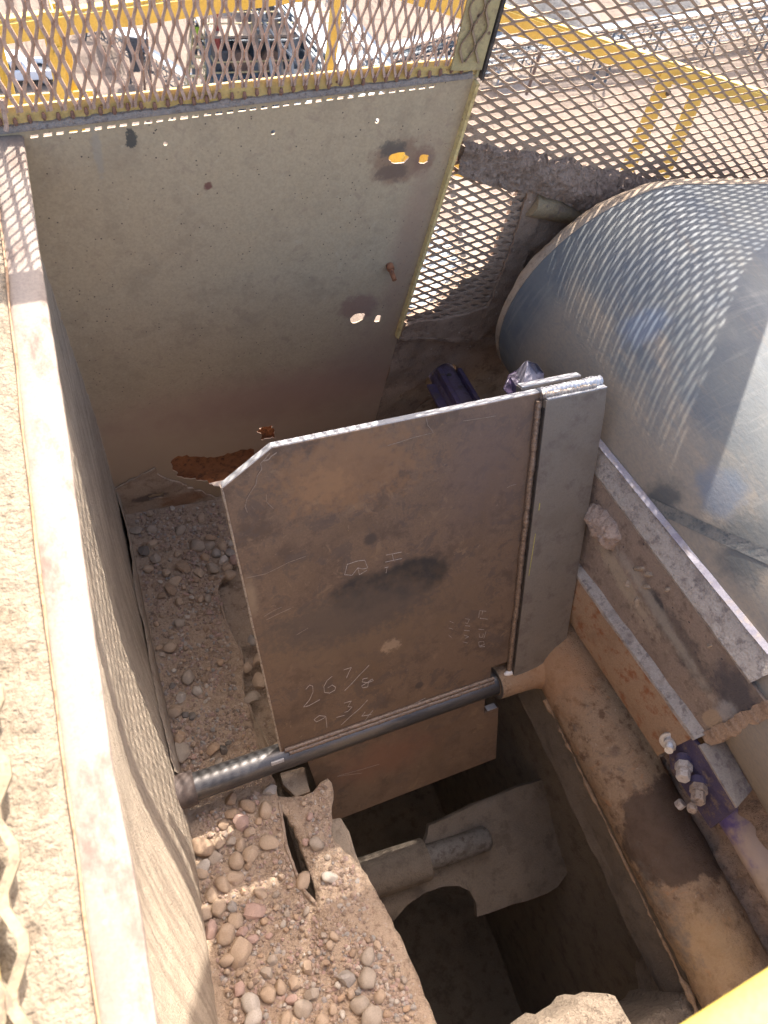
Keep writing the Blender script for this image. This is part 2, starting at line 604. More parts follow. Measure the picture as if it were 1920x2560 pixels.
# bare bolt
bp = PY(840, 575, YB)
b = MB()
b.tube([bp + Vector((0, .0, .004)), bp + Vector((0, -.012, .001))], .0075, 10)
b.tube([bp + Vector((0, -.010, .001)), bp + Vector((0, -.034, -.006))], .0048, 10)
tag(b.build('bolt_stub', M_rust, side_wall, smooth=.6), 'rusty threaded bolt stub sticking out of the plate')
# raw yellow edge of the plate, standing proud of the caked mesh
e = MB()
pe = [PY(1030, 176, YB - .006), PY(960, 402, YB - .006), PY(912, 555, YB - .006), PY(857, 727, YB - .006)]
for i in range(3):
    e.bar(pe[i], pe[i + 1], .0065, .014, up=(0, 1, 0))
e.build('edge_strip', mat_mottled('chipped_yellow_edge', [(.60, .43, .16), (.66, .49, .21), (.42, .28, .12)], 40, .7, 0, 300, .3, .001,
        speck=((.16, .1, .06), 50, .15)), side_wall, bevel=.0015)

# ---------------------------------------------------------------- dirt-caked side plate under the drum
SL = -0.245                                 # slope of the conveyor
hole_c = BW(955, 815)
mesh_bl, mesh_br = BW(862, 730), BW(1019, 733)
zr = lambda u, off=0.0: BW(1000, 318)[1] + (u - BW(1000, 318)[0]) * SL + off
outer = [seam, br, mesh_br, BW(1062, 700), BW(1120, 560), BW(1176, 380), BW(1240, 372), (1.75, zr(1.75, -.06)), (1.75, -1.9), (seam[0] - .005, -1.9)]
hl = ell(hole_c[0], hole_c[1], .044, .05, 24, .08, 4)
pin = [BW(862, 855), BW(867, 851), BW(866, 859)]
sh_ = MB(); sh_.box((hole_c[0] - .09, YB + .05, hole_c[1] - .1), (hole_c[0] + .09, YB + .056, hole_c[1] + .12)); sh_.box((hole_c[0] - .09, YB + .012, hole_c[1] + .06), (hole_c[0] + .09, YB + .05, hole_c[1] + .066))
v, f = sheet(rough_loop(outer, .03, 0, 1), [hl, pin],
             lambda u, w: (u, YB + .004 - .010 * max(0, .3 + fbm(Vector((u * 14, w * 14, 5)))), w), (0, .012, 0), .016)
dp = empty('chute_wall_plate', (0.95, YB, -1.4), 'dirt-caked lower side plate with a round hole, beside the drum', 'steel plate')
link_mesh('plate', v, f, M_dirtwall, dp, smooth=.8)
sh_.build('hole_light_block', M_dark, dp)  # added unseen cover that keeps daylight out of the round hole
lp = MB()
q0, q1 = PY(862, 729, YB - .006), PY(1040, 733, YB - .004)
lp.bar(q0, q1, .004, .006, up=(0, 1, 0))
lp.build('frame_lip', M_dirtwall, dp)

# ---------------------------------------------------------------- expanded metal


def expanded(mb, to3d, N, SWD, LWD, u0, u1, v0, v1, w, th, keep, wf=None, bond=0.17, tilt=0.35, phase=(0, 0)):
    """chains of an expanded-metal sheet; u across the short way, v along the long way"""
    N = Vector(N)
    m0, m1 = int(math.floor((u0 - phase[0]) / (SWD / 2))), int(math.ceil((u1 - phase[0]) / (SWD / 2)))
    b0, b1 = int(math.floor((v0 - phase[1]) / (LWD / 2))), int(math.ceil((v1 - phase[1]) / (LWD / 2)))
    for m in range(m0, m1):
        pts = []
        for b in range(b0, b1 + 1):
            left = (m + b) % 2 == 0
            uu = (m * SWD / 2 + w * .46) if left else ((m + 1) * SWD / 2 - w * .46)
            uu += phase[0]
            vv = b * LWD / 2 + phase[1]
            s = 1 if left else -1
            for k in (-1, 1):
                pts.append((uu, vv + k * bond * LWD / 2, s))
        run = []

        def flush():
            if len(run) < 2: return
            vs, fs = [], []
            for i, (u, vv, s) in enumerate(run):
                ww = w * (wf(u, vv) if wf else 1.0)
                a = run[max(0, i - 1)]; c = run[min(len(run) - 1, i + 1)]
                dx, dy = c[0] - a[0], c[1] - a[1]
                L = math.hypot(dx, dy) or 1
                nx, ny = dy / L, -dx / L
                p = to3d(u, vv)
                P1 = to3d(u + nx * ww / 2, vv + ny * ww / 2)
                P0 = to3d(u - nx * ww / 2, vv - ny * ww / 2)
                k = (ww / w) ** .5
                z = tilt * w * nx
                for q, zz in ((P0, -z - th * k / 2), (P1, z - th * k / 2), (P1, z + th * k / 2), (P0, -z + th * k / 2)):
                    vs.append(q + N * zz)
            for i in range(len(run) - 1):
                for j in range(4):
                    fs.append((4 * i + j, 4 * i + (j + 1) % 4, 4 * i + 4 + (j + 1) % 4, 4 * i + 4 + j))
            fs.append((0, 1, 2, 3)); e = 4 * (len(run) - 1)
            fs.append((e + 3, e + 2, e + 1, e))
            mb.add(vs, fs)

        for q in pts:
            if keep(q[0], q[1]):
                run.append(q)
            else:
                flush(); run = []
        flush()


# guard on the side wall: yellow angle frame with expanded metal
gl, gr = Vector(BW(0, 283)), Vector(BW(1033, 162))
gsl = (gr.y - gl.y) / (gr.x - gl.x)
zb = lambda u: gl.y + (u - gl.x) * gsl
guard = empty('mesh_guard', (.35, YB, -.6), 'yellow angle-framed guard with rusty upright diamond mesh on the olive side wall', 'mesh guard', 'expanded metal guards round the chute')
Y1 = YB + .003
a = MB()
U0, U1 = -.16, .694
hgt = BW(0, 283)[1] - BW(0, 238)[1]
hgt = abs(hgt)
a.add([(U0, Y1, zb(U0) + .004), (U1, Y1, zb(U1) + .004), (U1, Y1, zb(U1) + hgt), (U0, Y1, zb(U0) + hgt),
       (U0, Y1 + .005, zb(U0) + .004), (U1, Y1 + .005, zb(U1) + .004), (U1, Y1 + .005, zb(U1) + hgt), (U0, Y1 + .005, zb(U0) + hgt)],
      [(0, 1, 2, 3), (7, 6, 5, 4), (0, 4, 5, 1), (1, 5, 6, 2), (2, 6, 7, 3), (3, 7, 4, 0)])
a.build('bottom_rail', M_yellow_dirty, guard, bevel=.0012)
# dirt lying along the foot of the angle
dl = MB()
n = 90
ring_a = []
for i in range(n + 1):
    u = U0 + .12 + (U1 - U0 - .14) * i / n
    h = .0055 + .0035 * fbm(Vector((u * 60, 0, 3)))
    z0 = zb(u) - .0035
    ring_a.append([(u, Y1 + .003, z0), (u, YB - .003, z0 + .0004), (u, YB - .0035, z0 + .003), (u, Y1 - .004, z0 + h + .003), (u, Y1 + .003, z0 + h + .004)])
for i in range(n):
    dl.loft(ring_a[i], ring_a[i + 1], cap=i in (0, n - 1))
dl.build('dirt_bead', mat_mottled('grey_dust', [(.25, .21, .18), (.31, .26, .22), (.18, .14, .12)], 60, .95, 0, 400, 1, .002), guard, smooth=.8)
msh = MB()
SW, LW = .0185, .0425
topz = -.285
expanded(msh, lambda u, w: Vector((u, Y1 - .0045, w)), (0, 1, 0), SW, LW, -.14, .665, -.70, topz, .0048, .0026,
         lambda u, w: zb(u) + hgt * .42 < w < topz and u < .664, phase=(.004, -.0065))
msh.build('expanded_metal', M_rustmesh, guard)
# tack blobs where the strands end on the angle
tk = MB()
for i in range(-6, 37):
    u = .004 + i * SW + (.0 if True else 0)
    if -.13 < u < .655:
        zz = zb(u) + hgt * (.40 + .06 * math.sin(i * 1.9))
        c = Vector((u + .0005, Y1 - .004, zz))
        tk.tube([c + Vector((0, 0, -.004)), c + Vector((0, -.001, 0)), c + Vector((0, 0, .006))], [.0018, .0034, .0022], 7)
tk.build('tack_weld', mat_mottled('rusty_tack', [(.22, .11, .07), (.28, .15, .10), (.15, .08, .06)], 90, .8, .1, 500, .5, .001), guard, smooth=1.2)
a = MB()
a.box((U0, Y1, topz - .004), (U1, Y1 + .005, topz + .05))
a.box((U0, Y1 + .005, topz + .045), (U1, Y1 + .05, topz + .05))
a.box((.520, Y1, topz + .052), (.532, Y1 + .005, .30)); a.box((.533, Y1, .29), (.664, Y1 + .005, .305))  # frame round the added shade sheet
a.build('top_rail', M_yellow, guard, bevel=.0012)
a = MB()
a.box((.525, Y1 - .006, topz + .03), (.668, Y1 - .003, .30))
a.build('shade_sheet', M_yellow_drab, guard, bevel=.001)  # sheet added above the view to shade the lower gravel
# corner post: an angle standing at the right end
post = empty('corner_post', (.68, YB, -.4), 'drab yellow upright angle post between the two mesh guards', 'post')
pb = zb(.68)
P0, P1 = PY(1030, 158, Y1 - .007), PY(1056, -40, Y1 - .007)
a = MB()
xl, xr = PY(972, 130, Y1).x, PY(1032, 158, Y1).x
a.box((xl, Y1 - .0105, pb + .012), (xr - .001, Y1 - .006, .32))
a.build('flange', M_yellow_drab, post, bevel=.001)
a = MB()
a.box((xr - .006, Y1 - .006, pb - .002), (xr - .001, Y1 + .055, .32))
a.build('web', M_yellow_drab, post, bevel=.001)
a = MB()
a.box((xr + .002, Y1 - .012, pb - .004), (xr + .0075, Y1 + .045, .32))
a.build('backing_bar', M_dark, post, bevel=.001)
a = MB()
expanded(a, lambda u, w: Vector((u, Y1 - .0125, w)), (0, 1, 0), SW * 1.5, LW * 1.3, xl, xr, pb, .30, .004, .002,
         lambda u, w: xl + .004 < u < xr - .012 and w > pb + .02, phase=(xl + .004, 0))
a.build('mesh_edge', mat_mottled('rusty_tack_edge', [(.26, .17, .10), (.32, .22, .13), (.2, .12, .08)], 60, .85, 0, 400, .5, .001), post)
rod = MB()
rod.tube([PY(3, 215, YB - .01), PY(14, 270, YB - .012), PY(13, 283, YB - .014)], .003, 8)
rod.build('end_rod', M_rustmesh, guard, smooth=1)

# guard beside the conveyor: lattice follows the falling line of the conveyor
cg = empty('conveyor_guard', (1.1, YB, -.6), 'large sloping expanded metal guard above the drum, clogged with dirt along its foot', 'mesh guard', 'expanded metal guards round the chute')
cs = Vector((1, 0, SL * .85)).normalized()          # long way of the diamonds
cp = Vector((0, 0, 1))
org = Vector((.69, YB + .002, 0))


def cg3(u, w):                                       # u: up, w: along the slope
    return org + cs * w + cp * u


poly = [(.66, -.62), (.697, -.615), (.697, .30), (1.02, .30), (1.245, -.05), (1.35, -.27), (1.80, -.80), (1.80, zr(1.80) - .02), (.655, zr(.655) - .02)]
ridge_clog = lambda x, z: z - zr(x)


def wf_c(u, w):
    p = cg3(u, w)
    d = ridge_clog(p.x, p.z)
    n_ = fbm(Vector((p.x * 22, 1, p.z * 22)), 3)
    k = max(0, 1.0 - d / .15)
    return 1.0 + 1.3 * k * k + 1.2 * k * max(0, n_) + .3 * n_


m_ = MB()
expanded(m_, cg3, (0, 1, 0), 0.0205, .0478, -.92, .70, -.02, 1.2, .0043, .0018,
         lambda u, w: inside((cg3(u, w).x, cg3(u, w).z), poly), wf=wf_c, phase=(.006, .011), bond=.10, tilt=-.16)
m_.build('expanded_metal', M_mesh_caked, cg)
fr = MB()
pp = [(.69, .30), (1.02, .30), (1.245, -.05), (1.35, -.27), (1.80, -.80)]
for i in range(4):
    fr.bar((pp[i][0], YB + .012, pp[i][1]), (pp[i + 1][0], YB + .012, pp[i + 1][1]), .05, .045, up=(0, 1, 0))
fr.build('edge_rail', M_yellow, cg, bevel=.001)
fr = MB()
fr.add([(.70, YB - .008, -.20), (1.02, YB - .008, -.20), (1.10, YB - .008, .18), (1.02, YB - .008, .30), (.70, YB - .008, .30)], [(0, 1, 2, 3, 4)])
fr.build('shade_sheet', M_yellow_drab, cg)  # second added sheet, out of view, keeps sun off the gravel
# caked dirt on the foot of the guard
ck = MB()
NU, NV = 300, 22
rows = []
for i in range(NU + 1):
    u = .69 + i * (1.62 - .69) / NU
    row = []
    wide = min(1, max(0, (u - .80) / .25))
    hb = .050 + .030 * wide + .012 * fbm(Vector((u * 7, 0, 1)))
    ht = .010 + .010 * fbm(Vector((u * 22, 3, 1))) + .014 * abs(fbm(Vector((u * 80, 3, 1))))
    for j in range(NV):
        t_ = j / (NV - 1)
        bulge = .010 + .026 * wide * math.sin(math.pi * min(1, .15 + t_ * .85))
        if j == NV - 1: bulge = -.004
        zz = zr(u) - hb + (hb + ht) * t_
        yy = YB - bulge
        d = .008 * fbm(Vector((u * 26, yy * 26, zz * 26))) + .006 * abs(fbm(Vector((u * 90, yy * 90, zz * 90)))) + .005 * abs(fbm(Vector((u * 230, 1, zz * 230))))
        row.append((u, yy - d, zz + d * .3))
    rows.append(row)
vs = [p for r_ in rows for p in r_]
fs = [(i * NV + j, i * NV + j + 1, (i + 1) * NV + j + 1, (i + 1) * NV + j) for i in range(NU) for j in range(NV - 1)]
link_mesh('caked_dirt', vs, fs, M_caked, cg, smooth=1.2)
# beam behind the caked foot
bm_ = MB()
bm_.tube([(.885 + .9 * i / 12, YB + .002, zr(.885 + .9 * i / 12) - .086) for i in range(13)], .027, 18, jitter=.003)
bm_.build('foot_beam', mat_mottled('dirty_yellow_tube', [(.24, .17, .105), (.30, .22, .12), (.19, .13, .09)], 20, .9, 0, 320, .8, .002), cg, smooth=1)
# lower window of mesh between the yellow edge and the drum
lw = empty('mesh_window', (.8, YB, -1.0), 'small dirt-clogged mesh window between the yellow plate edge and the drum', 'mesh guard', 'expanded metal guards round the chute')
wpoly = [BW(850, 727), BW(970, 345), BW(1175, 380), BW(1120, 560), BW(1062, 700), BW(1019, 733)]


def wf_l(u, w):
    p = cg3(u, w)
    n_ = fbm(Vector((p.x * 26, 4, p.z * 26)), 3)
    dd = (p.x - .80) * .75 - (p.z + 1.02) * .28
    k = max(0, min(1, (dd + .02) / .10))
    return 1.75 + .9 * k + .45 * n_


m_ = MB()
expanded(m_, cg3, (0, 1, 0), 0.0205, .0478, -1.2, -.3, -.08, .4, .0034, .0020,
         lambda u, w: inside((cg3(u, w).x, cg3(u, w).z), wpoly), wf=wf_l, phase=(.006, .011), bond=.10, tilt=-.04)
m_.build('expanded_metal', M_mesh_caked, lw)
# the clogged corner: a crust hanging on the mesh
cl = [BW(*q) for q in [(862, 728), (885, 690), (905, 678), (940, 672), (960, 648), (985, 625), (1010, 600), (1040, 588), (1062, 560), (1078, 520), (1098, 480), (1110, 440), (1125, 405), (1172, 378), (1185, 395), (1125, 575), (1070, 705), (1022, 735)]]
v, f = sheet(rough_loop(cl, .007, .005, 7), [], lambda u, w: (u, YB + .0055 - .006 * abs(fbm(Vector((u * 24, w * 24, 8)))), w), (0, .008, 0), .008)
link_mesh('dirt_crust', v, f, M_dirtwall, lw, smooth=.8)
for nm_, st_ in (('side_strip', [(1178, 378), (1186, 395), (1126, 578), (1070, 706), (1030, 712), (1060, 640), (1092, 560), (1118, 480), (1138, 405)]), ('bottom_strip', [(860, 731), (874, 700), (905, 690), (950, 688), (1000, 676), (1050, 660), (1068, 706), (1020, 736)])):
    so_ = rough_loop([BW(*q) for q in st_], .006, .003, 7)
    v, f = sheet(so_, [], lambda u, w: (u, YB - .005 - .005 * abs(fbm(Vector((u * 24, w * 24, 8)))) - .002 * abs(fbm(Vector((u * 90, w * 90, 8)))), w), (0, .006, 0), .008)
    link_mesh(nm_, v, f, M_dirtwall, lw, smooth=1.2)
top = [BW(*q) for q in [(985, 350), (992, 330), (1050, 335), (1172, 372), (1172, 385), (1130, 378), (1100, 372), (1060, 362), (1020, 362)]]
v, f = sheet(rough_loop(top, .006, .008, 17), [], lambda u, w: (u, YB + .004 - .005 * abs(fbm(Vector((u * 30, w * 30, 8)))), w), (0, .008, 0), .008)
link_mesh('dirt_fringe', v, f, M_dirtwall, lw, smooth=.8)
# ---------------------------------------------------------------- left chute wall with its rim
LIPX = [(-.9, -.078), (-.4, -.075), (-.26, -.073), (-.0143, -.0614), (.08, -.0564), (.172, -.0562), (.426, -.0416), (.514, -.0350), (.794, -.0225), (1.044, -.0087), (1.2, -.002)]
CRX = [(-.9, -.125), (-.3, -.112), (.0007, -.0984), (.185, -.0923), (.437, -.0818), (.806, -.0614), (1.044, -.049), (1.2, -.04)]


def interp(tab, y):
    for (a, b), (c, d) in zip(tab, tab[1:]):
        if y <= c: return b + (d - b) * (y - a) / (c - a)
    return tab[-1][1]


lw_ = empty('left_wall', (-.06, .4, -.66), 'dusty steel chute left wall with pale rusty rim running towards the camera', 'steel wall')
ys = [-.55 + i * .012 for i in range(int(1.63 / .012) + 1)]
vs, fs = [], []
prof = lambda y: [(interp(CRX, y) + .0005, ZL - .0015), (interp(CRX, y) + .004, ZL), (interp(LIPX, y) - .004, ZL + .0005 + .0006 * fbm(Vector((0, y * 14, 1)))),
                  (interp(LIPX, y) - .0007 + .0007 * fbm(Vector((y * 30, 2, 0))), ZL - .0012), (interp(LIPX, y) + .0006 * fbm(Vector((y * 30, 2, 0))), ZL - .006), (interp(LIPX, y) - .004, ZL - .010), (interp(CRX, y), ZL - .010)]
for y in ys:
    vs += [(x, y, z) for x, z in prof(y)]
k = 7
for i in range(len(ys) - 1):
    for j in range(k):
        fs.append((i * k + j, i * k + (j + 1) % k, (i + 1) * k + (j + 1) % k, (i + 1) * k + j))
link_mesh('rim_flange', vs, fs, M_flange, lw_, smooth=.6)
vs, fs = [], []
NX = 40
ys2 = [-.55 + i * .010 for i in range(int(1.63 / .010) + 1)]
for y in ys2:
    cx = interp(CRX, y)
    for j in range(NX + 1):
        x = cx + .0015 - .34 * j / NX
        h = .0035 * fbm(Vector((x * 55, y * 55, 3))) + .002 * fbm(Vector((x * 150, y * 150, 3)))
        vs.append((x, y, ZL + .0015 + (.0015 if j > 0 else -.006) + h * min(1, j / 4 + .2)))
for i in range(len(ys2) - 1):
    for j in range(NX):
        a = i * (NX + 1) + j
        fs.append((a, a + 1, a + NX + 2, a + NX + 1))
link_mesh('outer_ledge', vs, fs, M_flange2, lw_, smooth=1.2)
cr_ = MB()
P = [Vector((interp(CRX, y) + .0010 * fbm(Vector((y * 12, 3, 3))), y, ZL + .0018)) for y in [-.55 + .02 * i for i in range(81)]]
cr_.tube(P, [.0013 + .0009 * fbm(p * 20) for p in P], 8)
cr_.build('rust_line', mat_mottled('rusty_seam', [(.30, .17, .085), (.36, .225, .13), (.20, .11, .06)], 30, .9, 0, 300, .6, .001), lw_, smooth=1.2)
# inner face, set back under the rim and leaning in towards its foot
fit = np.array([(.762, -.997, -.053), (.697, -1.081, -.050), (.596, -1.213, -.047), (.539, -1.287, -.046), (.498, -1.34, -.044), (.434, -1.423, -.045), (.305, -1.59, -.052),
                (.418, -1.164, -.082), (.335, -1.272, -.085), (.281, -1.341, -.085), (.168, -1.489, -.089),
                (1.044, -1.2, -.006), (1.044, -1.65, -.003), (1.044, -1.4, -.004)])
co = np.linalg.lstsq(np.c_[np.ones(len(fit)), fit[:, 0], fit[:, 1]], fit[:, 2], rcond=None)[0]


def wall_x(y, z):
    x = co[0] + co[1] * y + co[2] * z
    return min(x, interp(LIPX, y) - .006) if z > -.72 else x


BOTX = [(-.6, -.10), (-.07, -.049), (.2, -.024), (.335, -.017), (.62, -.014), (1.044, -.003)]


def floor_z(x, y):
    tab = [(-.7, -1.30), (-.3, -1.40), (-.1, -1.47), (.1, -1.54), (.3, -1.585), (.6, -1.62), (1.05, -1.665)]
    z = interp(tab, y)
    return z - .09 * max(0, x) * max(0, min(1, (y - .3) / .7)) + .02 * math.exp(-((x + .02) / .04) ** 2) * 0




ny, nz = 190, 130
vs, fs = [], []
for i in range(ny + 1):
    y = -.55 + 1.594 * i / ny
    for j in range(nz + 1):
        z = ZL - .008 - 1.25 * j / nz
        # fine ribs follow the sun's slope, shaped to mimic mesh shadow streaks
        s_ = z - 1.25 * y
        d = .0010 * fbm(Vector((s_ * 75, (y + z) * 3, 0))) + .0014 * fbm(Vector((y * 60, z * 60, 5)))
        zf_ = floor_z(0, y)
        k_ = max(0, min(1, (zf_ + .42 - z) / .40)); k_ = k_ * k_ * (3 - 2 * k_)
        vs.append((wall_x(y, z) + d + k_ * (interp(BOTX, y) - wall_x(y, zf_)), y, z))
for i in range(ny):
    for j in range(nz):
        a = i * (nz + 1) + j
        fs.append((a, a + 1, a + nz + 2, a + nz + 1))
link_mesh('inner_face', vs, fs, M_wall2, lw_, smooth=1.2)
# strip of torn liner along the foot of the wall
vs, fs = [], []
nn = 150
for i in range(nn + 1):
    y = .345 + .695 * i / nn
    xb = interp(BOTX, y)
    zf = floor_z(0, y)
    top = zf + .11 + .02 * fbm(Vector((y * 5, 1, 0))) + .010 * fbm(Vector((y * 50, 1, 0)))
    kk = max(0, min(1, (zf + .42 - top) / .40)); kk = kk * kk * (3 - 2 * kk); xw = wall_x(y, top) + kk * (xb - wall_x(y, zf))
    xt = xw + .0015 + .009 * max(0, fbm(Vector((y * 5, 5, 0))) + .15)
    vs += [(xt - .001, y, top - .03), (xt, y, top), (xt + .003, y, top - .006), (max((xt + xb) / 2, xb - .003) + .005, y, (top + zf) / 2), (xb + .006, y, zf - .03), (xb - .01, y, zf - .05)]
for i in range(nn):
    for j in range(5):
        a = i * 6 + j
        fs.append((a, a + 1, a + 7, a + 6))
link_mesh('torn_liner', vs, fs, mat_mottled('dusty_liner', [(.34, .26, .185), (.40, .31, .225), (.26, .19, .135)], 18, .9, 0, 340, .7, .002), lw_, smooth=.8)
# shaft collar on the wall
# guard along the outside of the rim, close to the camera
lg = empty('rim_guard', (-.3, .0, -.6), 'pale dusty wavy mesh edge along the outside of the left rim, near the camera', 'mesh guard', 'expanded metal guards round the chute')
gx0, gx1 = PZ(6, 1850, ZL + .03), PZ(34, 2150, ZL + .03)
dirg = (gx1 - gx0).normalized()
sd = Vector((dirg.y, -dirg.x, 0))
if sd.x > 0: sd = -sd
m_ = MB()
og = gx0 - sd * .006
og = og - sd * .005
expanded(m_, lambda u, w: og + sd * u + dirg * w + Vector((0, 0, .35 * u)), (0, 0, 1), .030, .062, -.001, .10, -.35, .55, .0062, .004,
         lambda u, w: -.002 < u < .10 and -.34 < w < .54)
m_.build('expanded_metal', mat_mottled('pale_mesh', [(.22, .165, .10), (.27, .21, .13), (.17, .12, .085)], 40, .8, 0, 300, .4, .001), lg)
b = MB()
b.bar(og + sd * .055 + dirg * -.35 + Vector((0, 0, -.02)), og + sd * .055 + dirg * .6 + Vector((0, 0, -.02)), .06, .012)
b.build('frame_bar', M_yellow_dirty, lg, bevel=.001)


def PF(x, y):
    p = PZ(x, y, -1.55)
    for _ in range(8):
        p = PZ(x, y, floor_z(p.x, p.y))
    return p


def pf2(x, y):
    p = PF(x, y)
    return (p.x, p.y)


# ---------------------------------------------------------------- dirt shelf with worn liner edges
M_gravel = mat_mottled('gravelly_dirt', [(.36, .252, .168), (.43, .31, .212), (.28, .19, .127)], 30, .97, 0, 260, 1.0, .004,
                       speck=((.42, .33, .26), 130, .3))
M_liner = mat_mottled('worn_rusty_liner', [(.27, .185, .125), (.33, .24, .17), (.20, .125, .085)], 16, .9, 0, 360, .7, .0015)


def fine(p):
    return .0035 * fbm(p * 34) + .0035 * fbm(p * 90 + Vector((3, 1, 0))) + .0022 * abs(fbm(p * 210))


# far / left part of the shelf
edge = [(545, 1045), (520, 1180), (500, 1230), (478, 1262), (470, 1280), (486, 1340), (520, 1405), (526, 1440), (523, 1490), (540, 1530), (548, 1560), (562, 1600), (570, 1640), (595, 1690), (603, 1740), (612, 1790), (618, 1830), (640, 1890), (660, 1930), (682, 1952), (690, 1985), (705, 2050), (718, 2110), (735, 2170), (760, 2260), (790, 2330)]
outer = [(-.13, 1.045)] + [(.42, 1.045)] + [pf2(*q) for q in edge] + [(.1, -.60), (-.13, -.60)]
outer = rough_loop(outer, .02, .004, 2)
shelf_outer = outer


def fl3(x, y):
    p = Vector((x, y, 0))
    rim = max(0, 1 - edge_dist((x, y), shelf_outer) / .03) if y < .80 and x > .05 else 0
    return Vector((x, y, floor_z(x, y) + fine(p) + .006 * fbm(p * 11) + .006 * rim))


v, f = sheet(outer, [], fl3, (0, 0, -.018), .0085)
shelf = link_mesh('gravel_bed', v, f, M_gravel, None, smooth=1.2)
tag(shelf, 'bed of gravelly brown dirt on the ledge inside the chute', kind='structure')
sh2 = [(.135, 1.045), (.52, 1.045), (.50, .42), (.30, .33), (.20, .335), (.155, .345)]
v, f = sheet(rough_loop(sh2, .02, .004, 8), [], lambda x, y: (x, y, floor_z(x, y) - .035 + fine(Vector((x, y, 2))) + .008 * fbm(Vector((x * 9, y * 9, 4)))), (0, 0, -.02), .0085)
b2 = link_mesh('gravel_bed', v, f, M_gravel, None, smooth=1.2)
tag(b2, 'lower dusty gravel bed right of the crack, behind the gate', kind='structure')
# right-hand worn plate with its horn
worn = empty('worn_liner', tuple(PF(700, 1850)), 'worn rusty liner plate with a pointed horn at the edge of the pit', 'steel plate')
e2 = [(590, 1720), (635, 1724), (655, 1722), (675, 1712), (690, 1696), (703, 1690), (715, 1697), (718, 1715), (716, 1745), (717, 1790), (722, 1818), (742, 1838), (772, 1868), (800, 1905), (830, 1955), (862, 2020), (890, 2080), (918, 2150), (955, 2240), (1000, 2330)]
e2b = [(780, 2330), (750, 2240), (725, 2165), (708, 2105), (694, 2050), (682, 1985), (684, 1955), (676, 1908), (666, 1870), (650, 1832), (634, 1790), (620, 1765), (604, 1750)]
wl = rough_loop([pf2(*q) for q in e2 + e2b], .012, .004, 6)
horn = pf2(703, 1692)


def wz(x, y):
    p = Vector((x, y, 0))
    r_ = edge_dist((x, y), wl)
    hd = math.hypot(x - horn[0], y - horn[1])
    return Vector((x, y, floor_z(x, y) + .010 + fine(p) * .45 + .005 * fbm(p * 12) - .006 * max(0, 1 - r_ / .012) + .03 * max(0, 1 - hd / .07) ** 2))


v, f = sheet(wl, [], wz, (0, 0, -.022), .008)
link_mesh('plate', v, f, M_gravel, worn, smooth=1.2)
# ragged edge lips of the worn plates
lip = MB()
for pts, r_, h_ in (([(603, 1735), (612, 1790), (618, 1830), (640, 1890), (660, 1930), (684, 1955)], .0032, .007),
                    ([(470, 1275), (486, 1340), (520, 1405), (526, 1440), (523, 1490), (540, 1530), (550, 1565), (564, 1605), (575, 1650)], .0030, .003)):
    P = []
    for i in range(len(pts) - 1):
        for j in range(5):
            q = Vector(pts[i]).lerp(Vector(pts[i + 1]), j / 5)
            p = PF(*q); p.z += h_ + .002 * fbm(p * 40)
            P.append(p)
    lip.tube(P, [r_ * (1 + .3 * fbm(p * 30)) for p in P], 8, jitter=.002)
lip.build('edge_lip', M_liner, worn, smooth=1.2)
# leaf of torn plate beside the gate
lf = empty('torn_plate', tuple(PF(580, 1600)), 'torn dusty steel flap sticking up beside the lower left gate edge', 'steel plate')
q = [PF(540, 1540), PF(552, 1560), PF(580, 1610), PF(596, 1645), PF(604, 1660), PF(590, 1652), PF(565, 1640), PF(556, 1600)]
for i, p in enumerate(q): p.z += .018 if i < 5 else .002
m_ = MB(); m_.prism(q, (0.002, .001, -.009)); m_.build('leaf', M_dust, lf, bevel=.0015)
m_ = MB(); q = [PF(605, 1665), PF(660, 1650), PF(668, 1690), PF(673, 1706), PF(640, 1718), PF(612, 1690)]
for p in q: p.z -= .02
m_.prism(q, (0, 0, -.03)); m_.build('shelf_corner', M_dust, lf, bevel=.004)
q = [PF(718, 1762), PF(742, 1757), PF(762, 1790), PF(775, 1835), (PF(790, 1870)), PF(780, 1880), PF(740, 1840), PF(722, 1815)]
for p in q: p.z -= .045
m_ = MB(); m_.prism(q, (0, 0, -.05)); m_.build('lower_corner', M_dust, worn, bevel=.004)

# ---------------------------------------------------------------- the gate
YS, ZS = .303, -1.5
E_UP = Vector((0, .453, .891)).normalized()
E_N = Vector((0, -.891, .453)).normalized()


def gp(x, s, off=0.0):
    return Vector((x, YS, ZS)) + E_UP * s + E_N * off


def GX(vx, vy):
    p = on_plane(vx, vy, tuple(E_N), float(E_N.dot(Vector((0, YS, ZS)))))
    return (p.x, (p - Vector((0, YS, ZS))).dot(E_UP))


def gw(vx, vy, off=0.0):
    x, s = GX(vx, vy)
    return gp(x, s, off)


